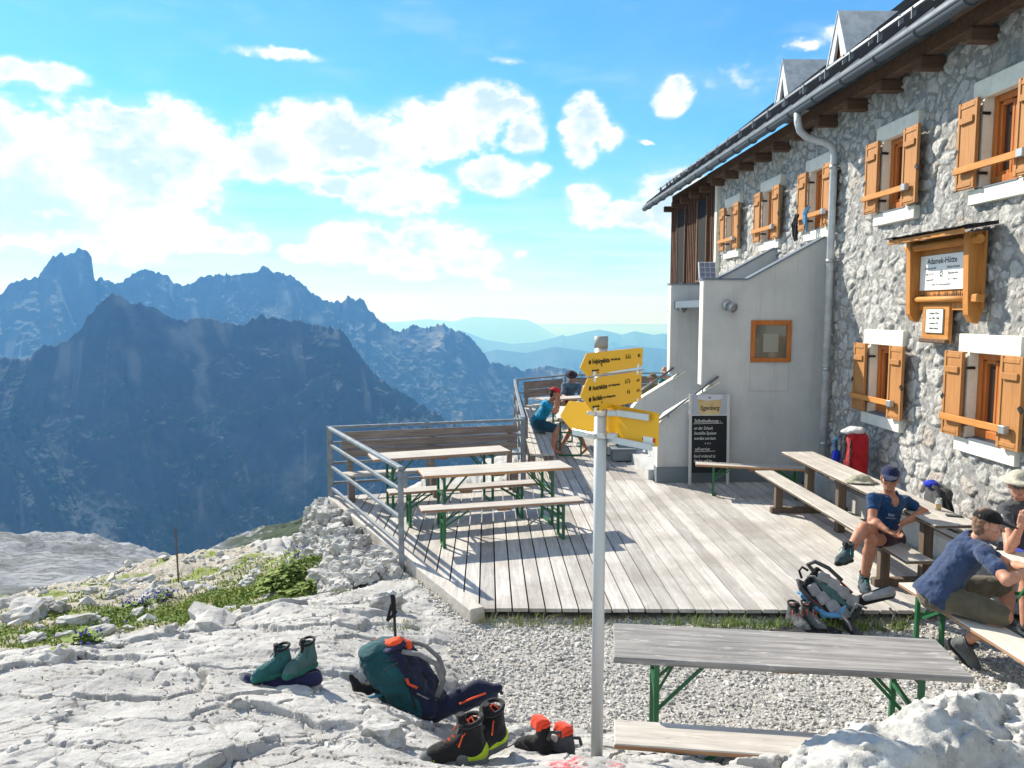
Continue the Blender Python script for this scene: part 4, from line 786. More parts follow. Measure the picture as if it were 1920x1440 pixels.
def deck():
    V, Fq, T = [], [], []
    def ys(x): return deck_edge_x_inv(x) if x < -.08 else 7.1 - .045 * (x + .08)
    def ye(x):
        if x < .56: return 11.62 + (x + 2.3) * .235
        return np.interp(x, [.56, .7, 2.1, 5.3], [19.1, 19.25, 20.65, 21.45])
    def deck_edge_x_inv(x): return 7.1 - (x + .08) / .527
    pitch = .158; x = -2.30; rg = np.random.default_rng(2)
    while x < 4.98:
        a, b_ = x + .0078, x + pitch - .0078; segs = [((ys(a), ys(b_)), (ye(a), ye(b_)))]
        if x > 2.72: segs = [((ys(a), ys(b_)), (12.38, 12.38)), ((14.85, 14.85), (ye(a), ye(b_)))]
        elif x > .4: segs = [((ys(a), ys(b_)), (12.6, 12.6)), ((12.604, 12.604), (ye(a), ye(b_)))]
        for (s0, s1), (e0, e1) in segs:
            if e0 - s0 < .02 and e1 - s1 < .02: continue
            i = len(V); z = .1 + rg.normal() * .0016; tn = rg.uniform(); e0, e1 = max(e0, s0 + .01), max(e1, s1 + .01)
            for zz in (z, z - .035): V += [(a, s0, zz), (b_, s1, zz), (b_, e1, zz), (a, e0, zz)]
            T += [tn] * 8; Fq += [(i, i + 1, i + 2, i + 3), (i + 7, i + 6, i + 5, i + 4), (i, i + 4, i + 5, i + 1), (i + 1, i + 5, i + 6, i + 2), (i + 2, i + 6, i + 7, i + 3), (i + 3, i + 7, i + 4, i)]
        x += pitch
    me = npmesh('wooden_deck', np.array(V), np.array(Fq), False, {'tone': np.array(T)}); d = link('wooden_deck', me, M_DECK); tag(d, 'weathered grey plank deck in front of the hut', 'deck')
    A, B = Vector((-.10, 7.02, .045)), Vector((-2.36, 11.55, .045)); MB().bar(A, B, .15, .17, .012).build('edge_beam', M_WEATHY2, d)
    q = MB()
    for yy in (7.35, 8.6, 10, 11.4): q.bar((deck_edge_x(yy) + .12, yy, .02), (4.9, yy, .02), .08, .08)
    for yy in (13, 14.5, 16, 17.5, 19): q.bar((.65, yy, .02), (2.7, yy, .02), .08, .08)
    q.build('joist', M_POST, d)
M_WEATHY2 = wood('weathered_beam', (.43, .40, .37), (.60, .57, .53), .88, .8, 1, weather=(.32, .3, .28))
deck()
def side_mat(o, m, zmax=.5):
    o.data.materials.append(m)
    for p in o.data.polygons:
        if abs(p.normal.z) < zmax: p.material_index = 1
    return o
def beer(name, cat, FL, FR, w, zt, zg, label, group=None, top=None, edge=None, thick=.034):
    """a folding beer-garden table or bench standing along FL-FR (its edge towards the viewer), w deep, top at zt"""
    FL, FR = np.array(FL[:2], float), np.array(FR[:2], float); d = FR - FL; L = np.linalg.norm(d); d /= L; n = np.array([-d[1], d[0]]); c = (FL + FR) / 2 + n * w / 2
    T = empty(name, (*c, zg), label, cat, group, math.atan2(d[1], d[0])); H = zt - zg; tn = 'tabletop' if cat == 'table' else 'seat'
    side_mat(MB().box((0, 0, H - thick / 2), (L, w, thick), None, .006).build(tn, top or M_WEATH, T), edge or M_EDGE)
    wl = w * .82
    for s in (-1, 1):
        x0 = s * (L / 2 - .27); xi = s * (L / 2 - .27 - .30); q = MB()
        for t in (-1, 1):
            y = t * wl / 2; q.bar((x0, y, 0.0), (x0, y, H - thick - .002), .032, .032, up=(1, 0, 0))
            q.bar((x0, y * .86, H * .52), (xi, y * .86, H - thick - .012), .022, .008, up=(0, 1, 0))
        q.bar((x0, -wl / 2 + .016, .018), (x0, wl / 2 - .016, .018), .03, .03, up=(1, 0, 0)); q.bar((x0, -wl / 2 + .016, H * .62), (x0, wl / 2 - .016, H * .62), .026, .026, up=(1, 0, 0)); q.bar((x0, -wl / 2 + .01, H - thick - .03), (x0, wl / 2 - .01, H - thick - .03), .03, .05, up=(0, 0, 1))
        q.bar((x0, -wl * .3, H * .62), (x0 - s * .16, -wl * .1, H - thick - .01), .018, .006, up=(0, 1, 0)); q.build('leg_frame', M_GREEN, T)
    MB().box((0, 0, H - thick - .022), (.16, w * .7, .04), None, .004).build('cross_batten', M_EDGE, T)
    return T
GT = 'folding tables on the deck'
beer('beer_table', 'table', (-.80, 9.46), (1.12, 9.95), .52, .87, .1, 'green-legged folding table with orange edge in the middle of the deck', GT, edge=M_EDGEO)
beer('beer_table', 'table', (-1.58, 10.55), (.34, 11.18), .5, .87, .1, 'green-legged folding table standing against the fixed bench by the rear rail', GT)
GB_ = 'folding benches on the deck'
beer('beer_bench', 'bench', (-.78, 8.89), (1.2, 9.33), .26, .58, .1, 'grey folding bench in front of the orange-edged table, nearest the deck edge', GB_)
beer('beer_bench', 'bench', (-1.27, 9.78), (.73, 10.33), .26, .58, .1, 'grey folding bench between the two green-legged tables', GB_)
beer('beer_bench', 'bench', (3.18, 11.52), (4.86, 11.06), .26, .58, .1, 'brown-edged folding bench in front of the chalkboard and porch', GB_, edge=M_EDGEO)
beer('beer_table', 'table', (.78, 4.59), (2.86, 4.26), .54, .77, -.005, 'dark weathered folding table on the gravel beside the signpost', None, M_OLDTOP, M_OLDTOP, .04)
beer('beer_bench', 'bench', (.71, 4.12), (2.72, 3.80), .27, .48, -.005, 'grey bench with knots behind the white boulder, beside the signpost', None, M_WEATH, M_EDGE)
beer('beer_bench', 'bench', (3.76, 4.52), (3.70, 6.63), -.28, .48, -.005, 'pale bench that the man in the black cap sits on', None, M_PALETOP, M_EDGE)
beer('beer_table', 'table', (4.0, 4.55), (4.58, 6.63), -.6, .77, -.005, 'pale folding table at the right under the leaning man in the black cap', None, M_PALETOP, M_EDGEO)
beer('beer_table', 'table', (1.36, 16.62), (1.36, 14.5), .5, .85, .1, 'pale folding table beside the man in the red cap', 'folding tables on the far deck', M_PALETOP)
beer('beer_bench', 'bench', (2.28, 14.45), (2.28, 16.55), -.26, .56, .1, 'folding bench behind the yellow signs on the far deck', None, M_PALETOP)
beer('beer_table', 'table', (1.30, 17.75), (2.9, 18.4), .5, .86, .1, 'grey folding table in front of the person in the dark hat', 'folding tables on the far deck')
beer('beer_table', 'table', (3.55, 18.45), (5.1, 18.75), .5, .86, .1, 'folding table between the olive shirt and the teal shirt on the far deck', 'folding tables on the far deck')
beer('beer_bench', 'bench', (3.4, 17.95), (5.0, 18.2), .26, .56, .1, 'folding bench under the man in the olive shirt')
# long fixed picnic table along the hut wall
LT = empty('picnic_table', (4.5, 9.0, .1), 'long weathered picnic table with fixed benches along the hut wall', 'table')
side_mat(MB().box((-.115, -.02, .765), (.235, 3.86, .034), None, .006).box((.122, -.02, .765), (.23, 3.86, .034), None, .006).build('tabletop', M_WEATHY, LT), M_POST)
side_mat(MB().box((-.435, -.02, .463), (.27, 4.12, .034), None, .006).build('seat', M_WEATHY, LT), M_POST)
side_mat(MB().box((.52, .1, .43), (.24, 4.0, .034), None, .006).build('seat', M_WEATHY, LT), M_POST)
for y in (-1.42, .5, 1.45):
    MB().box((.0, y, .37), (.10, .10, .74), None, .006).build('post', M_POST, LT); 
    if y != .5:
        MB().box((-.435, y, .26), (.10, .085, .37), None, .006).build('bench_support', M_POST, LT); MB().box((.0, y, .04), (1.08, .09, .08), None, .006).build('foot_beam', M_POST, LT); MB().box((.47, y, .25), (.09, .085, .33), None, .006).build('bench_support', M_POST, LT)
    MB().box((0, y, .735), (.42, .07, .025)).build('cross_batten', M_POST, LT)
# rails
def rail(name, pts, z0, zt, label, posts=True, nb=3, side=1):
    R = empty(name, (*pts[0][:2], z0), label, 'railing'); o = np.array([*pts[0][:2], z0])
    P = [np.array([p[0], p[1]]) for p in pts]
    def L(p, z): return (p[0] - o[0], p[1] - o[1], z - z0)
    for i, p in enumerate(P): MB().bar(L(p, z0), L(p, zt - .03), .05, .06, .004, up=(1, 0, 0)).build('post', M_ZINC2, R)
    for a, b_ in zip(P[:-1], P[1:]):
        MB().bar(L(a, zt), L(b_, zt), .06, .04, .004, ext=.03).build('top_rail', M_ZINC2, R)
        for k in range(nb): z = z0 + .16 + (zt - z0 - .2) * (k + .35) / nb; MB().bar(L(a, z), L(b_, z), .035, .04, .003).build('bar', M_ZINC2, R)
    return R
M_ZINC2 = mat('galvanised_rail', (.2, .22, .25), .55, .4, .2, build=lambda t, b: t.put(b.inputs['Base Color'], t.mix(t.ss(t.noise(worldco(t), 9, 5, .6), .35, .65), (.15, .175, .205, 1), (.23, .26, .29, 1))))
rail('railing', [(-.98, 8.52), (-2.36, 11.48)], -.0, 1.17, 'grey steel railing with three bars on the open side of the deck')
rail('railing', [(-2.40, 11.56), (-.95, 11.93), (.56, 12.28)], .05, 1.17, 'grey steel railing behind the slatted bench of the near deck')
rail('railing', [(.58, 12.36), (.60, 14.5), (.63, 16.8), (.68, 19.2)], .05, 1.19, 'grey steel railing along the corner bench of the far deck')
rail('railing', [(.74, 19.28), (2.08, 20.5), (3.6, 20.95), (5.2, 21.3)], .05, 1.2, 'grey steel railing across the far end of the deck', nb=2)
MB().box((0, 0, 0), (.05, .11, .2), None, .02).build('junction_box', M_ZINC2, None)
jb = D.objects['junction_box']; jb.location = (-.93, 8.48, 1.05); jb.rotation_euler = (0, 0, .45); tag(jb, 'small grey box fixed to the top of the nearest railing post', 'box')
# slatted benches with backrests along the rails
def slat_bench(name, A, B, zs, zb0, zb1, nslat, depth, label, back=True):
    A, B = np.array(A[:2]), np.array(B[:2]); d = B - A; L = np.linalg.norm(d); d /= L; T = empty(name, (*A, .1), label, 'bench', None, math.atan2(d[1], d[0]))
    n = 4 if depth > .35 else 2; wv = depth / n; q = MB()
    for k in range(n): q.box((L / 2, -wv * (k + .5), zs - .1 - .016), (L, wv - .007, .032), None, .004)
    q.build('seat', M_WEATH, T)
    for x in np.linspace(.12, L - .12, max(2, int(L / 1.2) + 1)): MB().box((x, -.06, (zs - .14) / 2), (.09, .07, zs - .14)).build('bench_support', M_BACK, T); MB().box((x, -depth + .06, (zs - .14) / 2), (.09, .06, zs - .14)).build('bench_support', M_BACK, T)
    if back:
        q = MB(); hh = (zb1 - zb0) / nslat
        for k in range(nslat): q.box((L / 2, .05, zb0 - .1 + hh * (k + .5)), (L, .03, hh - .012), None, .004)
        q.build('backrest', M_BACK, T)
        for x in np.linspace(.12, L - .12, max(2, int(L / 1.2) + 1)): MB().box((x, .085, (zb1 - .12) / 2), (.08, .04, zb1 - .12)).build('back_post', M_BACK, T)
    return T
a, b_ = onz(648, 882, .52), onz(962, 868, .52)
slat_bench('slatted_bench', (-2.18, 11.42), (.48, 12.08), .52, .72, 1.12, 3, .3, 'slatted bench with brown backrest along the rear rail of the near deck')
slat_bench('slatted_bench', (.70, 12.6), (.74, 18.8), .55, .8, 1.16, 2, .42, 'long slatted corner bench that the man in the red cap sits on')
slat_bench('slatted_bench', (.95, 19.28), (2.02, 20.22), .55, .72, 1.14, 2, .42, 'slatted bench under the person in the dark hat')
slat_bench('slatted_bench', (2.2, 20.38), (5.1, 21.1), .55, .72, 1.14, 2, .42, 'slatted bench behind the teal shirt at the far rail')
o = MB().box((0, 0, .12), (.42, .34, .2), None, .01).box((0, .0, .235), (.46, .38, .03), None, .006).build('step_block', M_PLINTH); o.location = (2.55, 14.3, .1); tag(o, 'low grey metal step block on the far deck by the porch stair', 'step')
# ================================================================== signs, boards, luggage, small things
M_YEL = mat('yellow_enamel', (.82, .43, .012), .42, .4)
M_INK = mat('black_ink', (.012, .012, .014), .6, .3)
M_ALU = mat('aluminium', (.62, .63, .64), .35, .5, .65)
M_WHITE = mat('white_enamel', (.78, .78, .76), .4, .4)
M_CHALK = mat('chalk', (.62, .63, .62), .95, .1)
M_RED = mat('red_ink', (.6, .03, .03), .6, .3)
def text(name, body, size, M, m, parent, sx=1.0, shear=0.0, ext=.0006, bold=0.0, align='LEFT'):
    cu = D.curves.new(name, 'FONT'); cu.body = body; cu.size = size; cu.extrude = ext; cu.shear = shear; cu.offset = bold; cu.resolution_u = 2; cu.align_x = align
    o = D.objects.new(name, cu); COL.objects.link(o); dg = bpy.context.evaluated_depsgraph_get(); me = D.meshes.new_from_object(o.evaluated_get(dg)); D.objects.remove(o); D.curves.remove(cu)
    me.transform(M @ Matrix.Diagonal((sx, 1, 1, 1))); r = link(name, me, None, parent); r.data.materials.clear(); r.data.materials.append(m); return r
def frame_m(o, x, z):
    """4x4 with local x, local y = z-axis given, at o"""
    x = Vector(x).normalized(); z = Vector(z).normalized(); n = x.cross(z); return Matrix(((x[0], z[0], n[0], o[0]), (x[1], z[1], n[1], o[1]), (x[2], z[2], n[2], o[2]), (0, 0, 0, 1)))
PX_, PY_ = .588, 3.965
SP = empty('signpost', (PX_, PY_, gz(PX_, PY_)), 'galvanised hiking signpost carrying three yellow arrow signs', 'signpost'); zb = SP.location.z
def sp(mb, name, m, parent=None):
    o = mb.build(name, m); o.data.transform(Matrix.Translation((-PX_, -PY_, -zb))); o.parent = parent or SP; return o
sp(MB().tube([(PX_, PY_, zb - .05), (PX_, PY_, 2.755)], .0325, 24), 'pole', mat('dull_galvanised_pole', (.50, .515, .525), .5, .4, .35))
sp(MB().lathe([(0, 2.79), (.0355, 2.79), (.036, 2.73), (.0330, 2.73)], (PX_, PY_, 0), 24), 'pole_cap', mat('grey_cap', (.27, .28, .28), .6, .3))
def plane_pt(px, py, C, n): r = ray(px, py); t = np.dot(np.array(C) - EYE, n) / np.dot(r, n); return EYE + r * t
def signplate(corners, u, off, name='sign'):
    u = np.array(u) / np.linalg.norm(u); n = np.array([u[1], -u[0], 0.0]); C = np.array([PX_, PY_, 2.5]) + n * off; pts = [plane_pt(x, y, C, n) for x, y in corners]
    o = sp(MB().prism([p for p in pts], -n * .004), name, M_YEL); return o, u, n, C
TR = Matrix.Translation((-PX_, -PY_, -zb))
u1 = (.634, .773, 0)
s1, u, n, C = signplate([(1088, 690), (1100, 662.5), (1203, 651.5), (1206, 655), (1204, 685), (1201, 688), (1101, 705)], u1, .05)
def st(px, py, body, size, par, m=M_INK, sx=.62, bold=.0004, slope=(0, 0)):
    P = plane_pt(px, py, C + n * .0012, n); return text('lettering', body, size, TR @ frame_m(P, (u[0], u[1], 0), (0, 0, 1)), m, par, sx, 0, .0003, bold)
def dot(px, py, r, par):
    P = plane_pt(px, py, C + n * .001, n); q = MB(); q.prism([P + r * (math.cos(a) * np.array([u[0], u[1], 0]) + math.sin(a) * np.array([0, 0, 1])) for a in np.linspace(0, 2 * PI, 19)[:-1]], n * .0004); sp(q, 'route_dot', M_INK, par)
dot(1106, 679.5, .011, s1); st(1110.5, 682.5, 'Hofpürgelhütte', .034, s1, bold=.0007, sx=.82); st(1146, 676, 'über Linzer Steig', .017, s1, sx=.8); st(1173, 673, '5-6 h', .034, s1, sx=.8); st(1196, 669.5, '601', .024, s1, sx=.85); st(1110, 697, 'alpenverein', .018, s1, sx=.8); st(1120, 700, 'austria', .009, s1, sx=.7); st(1127.5, 690.5, '*', .026, s1, sx=1)
s2, u, n, C = signplate([(1088.5, 742), (1102, 710), (1200, 696), (1203, 699), (1202, 749), (1199, 752), (1112, 772)], u1, .05)
dot(1106.5, 728.5, .012, s2); st(1111, 732, 'Austriahütte', .034, s2, bold=.0007, sx=.84); st(1141, 725, 'über Windlegerscharte', .016, s2, sx=.8); st(1172, 719.5, '6-7 h', .034, s2, sx=.8); st(1194, 716, '614', .024, s2, sx=.85)
dot(1106.5, 749.5, .012, s2); st(1111, 752, 'Bachlalm', .034, s2, bold=.0007, sx=.84); st(1132, 747, 'über Windlegerscharte', .016, s2, sx=.8); st(1175.5, 739, '4 h', .034, s2, sx=.8); st(1194, 735, '614', .024, s2, sx=.85); st(1111, 765, 'alpenverein', .018, s2, sx=.8); st(1120, 768.5, 'austria', .009, s2, sx=.7); st(1127.5, 759, '*', .026, s2, sx=1)
for (px, py) in ((1114, 700.5), (1196, 686), (1115, 712), (1195, 698.5), (1116, 768), (1195, 750.5)):
    P = plane_pt(px, py, C + n * .002, n); sp(MB().box(P, (.022, .003, .022), Matrix(((u[0], n[0], 0), (u[1], n[1], 0), (0, 0, 1))), .002), 'sign_clip', M_WHITE)
for py0, py1 in ((706, 690), ):
    A, B = plane_pt(1100, py0, C - n * .022, n), plane_pt(1204, py1, C - n * .022, n); sp(MB().bar(A, (B[0], B[1], A[2]), .02, .012), 'sign_bracket', M_STEEL)
u3 = np.array([.55, -.835, 0])
s3, u, n, C = signplate([(1050, 780), (1066, 752), (1150, 759), (1232, 774), (1235, 778), (1234, 834), (1231, 838), (1180, 829), (1072, 807)], u3, -.05)
st(1203, 823, 'alpenverein', .012, s3, M_RED, .7)
q = MB(); P = plane_pt(1216, 827, C + n * .0015, n); q.box(P, (.075, .001, .042), Matrix(((u[0], n[0], 0), (u[1], n[1], 0), (0, 0, 1)))); sp(q, 'sticker', M_WHITE, s3)
q = MB(); P = plane_pt(1226, 826, C + n * .003, n); q.box(P, (.014, .001, .022), Matrix(((u[0], n[0], 0), (u[1], n[1], 0), (0, 0, 1)))); sp(q, 'sticker_emblem', M_RED, s3)
for (a, b_) in (((1158, 769), (1217, 788)), ((1074, 812), (1222, 836))):
    A, B = plane_pt(*a, C + n * .02, n), plane_pt(*b_, C + n * .02, n); zz = (A[2] + B[2]) / 2; sp(MB().bar((A[0], A[1], zz), (B[0], B[1], zz), .014, .034, .002), 'sign_bracket', M_ALU)
for z in (onz(1128, 772, 0)[2], ):
    pass
for py in (773, 815):
    z = ony(1128, py, PY_)[2]; q = MB().lathe([(.034, -.016), (.040, -.016), (.040, .016), (.034, .016)], (PX_, PY_, z), 20).bar((PX_ + .03, PY_ - .035, z), (PX_ + .085, PY_ - .045, z), .02, .03, .003).bar((PX_ - .03, PY_ - .03, z), (PX_ - .075, PY_ - .03, z), .016, .02, .003); sp(q, 'clamp', M_ALU)
# chalkboard
CB = empty('chalkboard', (3.59, 12.2, .1), 'tall chalkboard with a beer poster on top, leaning beside the porch stair', 'chalkboard'); CB.rotation_euler = (-.05, 0, 0)
for x in (-.31, .31): MB().box((x, 0, .74), (.045, .03, 1.48), None, .004).build('frame_post', M_WEATHG if False else mat('pale_aluminium_frame', (.50, .51, .49), .5, .4), CB)
MB().box((0, .004, .665), (.575, .016, .93), None).build('slate', mat('slate_black', (.017, .019, .022), .75, .25), CB)
pst = MB().box((0, .004, 1.31), (.575, .016, .33), None).build('beer_poster', mat('poster_blue_grey', (.36, .39, .48), .5, .3), CB)
MB().prism([(-.185, -.0055, 1.475), (-.20, -.0055, 1.40), (-.18, -.0055, 1.25), (-.16, -.0055, 1.15), (.16, -.0055, 1.15), (.18, -.0055, 1.25), (.20, -.0055, 1.40), (.215, -.0055, 1.475)], (0, .002, 0)).build('glass_picture', mat('amber_print', (.50, .36, .16), .5, .3, build=lambda t, b: t.put(b.inputs['Base Color'], t.ramp(t.new('ShaderNodeSeparateXYZ').outputs[2] if False else t.noise(obco(t), 3, 2), [(.3, (.45, .30, .12)), (.7, (.60, .50, .28))]))), pst)
MB().prism([(-.19, -.007, 1.475), (-.2, -.007, 1.40), (-.05, -.007, 1.375), (.1, -.007, 1.385), (.2, -.007, 1.40), (.215, -.007, 1.475)], (0, .0012, 0)).build('foam_picture', mat('foam_print', (.50, .53, .60), .5, .3), pst)
def ct(x, z, body, size, m=M_CHALK, par=None, sx=.8, sh=.2, bold=0, al='LEFT'): return text('lettering', body, size, Matrix(((1, 0, 0, x), (0, 0, -1, -.0085), (0, 1, 0, z), (0, 0, 0, 1))), m, par or CB, sx, sh, .0005, bold, al)
ct(.0, 1.225, 'Eggenberg', .105, M_INK, pst, .72, .22, .001, 'CENTER'); ct(.0, 1.305, 'SCHLOSS', .03, mat('gold_ink', (.45, .33, .12), .5), pst, 1.1, 0, 0, 'CENTER'); ct(.0, 1.40, '\u2022\u2022\u2022', .07, M_INK, pst, .6, 0, .002, 'CENTER')
for z, s, b_ in ((1.02, .085, 'Selbstbedienung -'), (.905, .075, 'an der Schank'), (.825, .075, 'bestellte Speisen'), (.74, .075, 'werden serviert.'), (.565, .075, ' self-service'), (.45, .075, 'food ordered at'), (.375, .07, 'the bar will be')): ct(-.25, z, b_, s, sx=.72, sh=.25)
ct(-.08, .645, '* * *', .07)
q = MB()
for x0, x1, z in ((-.26, .22, 1.0), (-.24, .1, .545)): q.bar((x0, -.005, z), (x1, -.005, z + .01), .002, .006)
q.build('chalk_line', M_CHALK, CB)
MB().box((0, .0, 1.14), (.575, .02, .012)).build('divider', M_ALU, CB)
# wooden notice board on the hut wall
NBY0, NBY1 = 8.72, 10.0
NB = empty('notice_board', (5.45, 9.36, 2.75), 'carved wooden notice board with little shingled roof on the stone wall', 'notice board')
def nb(mb, name, m, par=None): o = mb.build(name, m); o.data.transform(Matrix.Translation((-5.45, -9.36, -2.75))); o.parent = par or NB; return o
nb(MB().box((5.43, 8.93, 3.36), (.03, 1.24, .86), None), 'back_panel', M_ORANGE)
for y in (8.40, 9.57):
    pr = [(5.46, y - .04, 3.80), (5.26, y - .04, 3.78), (5.29, y - .04, 3.0), (5.30, y - .04, 2.88), (5.35, y - .04, 2.80), (5.42, y - .04, 2.78), (5.46, y - .04, 2.9)]
    nb(MB().prism(pr, (0, .09, 0)), 'side_post', M_ORANGE)
r_ = nb(MB().prism([(5.47, 8.18, 3.85), (5.08, 8.18, 3.79), (5.08, 8.18, 3.81), (5.47, 8.18, 3.875)], (0, 1.52, 0)), 'little_roof', mat('dark_shingle', (.03, .03, .032), .9, .1, build=lambda t, b: bump(t, b, t.noise(worldco(t), 30, 5), 1, .03)))
q = MB(); rg = np.random.default_rng(8)
for k in range(4):
    for y in np.arange(8.18, 9.65, .09): q.box((5.10 + k * .1 + rg.normal() * .008, y + .045, 3.825 + k * .016), (.15, .082, .012), Matrix.Rotation(-.1 + rg.normal() * .05, 3, 'Y'))
nb(q, 'shingle', D.materials['dark_shingle'], r_)
nb(MB().box((5.085, 8.94, 3.775), (.03, 1.53, .055), None, .004), 'fascia', M_ORANGEY, r_)
nb(MB().tube([(5.33, 8.26, 3.70), (5.33, 9.7, 3.70)], .05, 12), 'log', M_ORANGEY); nb(MB().tube([(5.36, 8.3, 3.06), (5.36, 9.6, 3.06)], .035, 12), 'log', M_ORANGEY); nb(MB().box((5.36, 8.30, 3.06), (.10, .12, .09), None, .01), 'log_end', M_ORANGEY)
q = MB()
for y in np.arange(8.4, 9.5, .035): h = .05 + .06 * rg.random(); q.prism([(5.413, y, 3.06), (5.413, y + .036, 3.06), (5.413, y + .018, 3.06 + h)], (-.002, 0, 0))
nb(q, 'charred_stain', mat('charred_wood', (.05, .045, .045), .9, .1))
pl = nb(MB().box((5.40, 9.06, 3.38), (.012, .90, .42), None, .003), 'plaque', M_WHITE)
def nt(y, z, body, size, par, m=M_INK, sx=1, bold=0, al='CENTER', x=5.393): return text('lettering', body, size, Matrix.Translation((-5.45, -9.36, -2.75)) @ Matrix(((0, 0, -1, x), (-1, 0, 0, y), (0, 1, 0, z), (0, 0, 0, 1))), m, par, sx, 0, .0006, bold, al)
nt(9.06, 3.485, 'Adamek-Hütte', .10, pl, sx=1.0, bold=.001)
for z, a, b_ in ((3.42, 'Erbaut von der', 'Sektion Austria'), (3.35, 'des D.u.Ö.', 'Alpenvereins')): nt(9.29, z, a, .05, pl, sx=.8); nt(8.83, z, b_, .05, pl, sx=.8)
nt(9.29, 3.285, 'eingeweiht', .036, pl); nt(8.83, 3.285, 'am 5. August', .036, pl); nt(9.06, 3.225, 'Hütte im Dachsteingebirge', .036, pl)
q = MB()
for k in range(8): a = k * PI / 4; r0 = .018; q.prism([(5.393, 9.06 + r0 * math.cos(a - .5), 3.36 + r0 * math.sin(a - .5)), (5.393, 9.06 + .055 * math.cos(a), 3.36 + .065 * math.sin(a)), (5.393, 9.06 + r0 * math.cos(a + .5), 3.36 + r0 * math.sin(a + .5))], (-.001, 0, 0))
nb(q, 'flower_emblem', mat('dark_green_ink', (.02, .07, .05), .6), pl)
lp = nb(MB().box((5.42, 9.14, 2.77), (.05, .56, .46), None, .008), 'lower_panel', M_ORANGEY); pq = nb(MB().box((5.388, 9.14, 2.80), (.012, .36, .29), None, .002), 'small_plaque', mat('pale_green_plaque', (.66, .70, .64), .45), lp)
for k, t_ in enumerate(('Seehöhe 2196 m', 'erb. 1905 - 1908', 'erweitert 1931', 'Sektion Austria')): nt(9.14, 2.88 - k * .06, t_, .036, pq, sx=.85, x=5.3805)
q = MB()
for a, b_ in (((9.0, 2.655), (9.3, 2.655)), ((9.0, 2.945), (9.3, 2.945))): q.box((5.3815, 9.14, a[1]), (.002, .36, .008))
for y in (8.96, 9.32): q.box((5.3815, y, 2.80), (.002, .008, .3))
nb(q, 'plaque_border', D.materials['dark_green_ink'], pq); nb(MB().box((5.39, 9.14, 2.56), (.06, .56, .05), None, .01), 'bark_edge', M_DARKBEAM, lp)
# ------------------------------------------------------------------ luggage
K = {n: cloth(n, c) for n, c in dict(teal_cloth=(.009, .065, .08), navy_cloth=(.012, .017, .045), black_cloth=(.012, .012, .014), red_cloth=(.33, .010, .016), blue_cloth=(.012, .03, .40), grey_mesh=(.27, .275, .29), dark_grey_cloth=(.06, .063, .07), sky_cloth=(.09, .27, .48), orange_cloth=(.75, .09, .03), strap_grey=(.20, .20, .205), pale_grey_cloth=(.5, .5, .53), lime_rubber=(.42, .58, .03), teal_boot=(.02, .10, .105), mint=(.05, .42, .33), boot_mint=(.018, .12, .10), slate_cloth=(.045, .07, .085), green_grey=(.06, .12, .12), coral=(.72, .06, .025), boot_grey=(.10, .11, .115), purple_navy=(.02, .022, .07)).items()}
def pack_axes(x, y, z): return np.stack([np.array(v, float) / np.linalg.norm(v) for v in (x, y, z)], 1)
class Local:
    """SDF in a thing's own frame; R columns are its axes"""
    pass
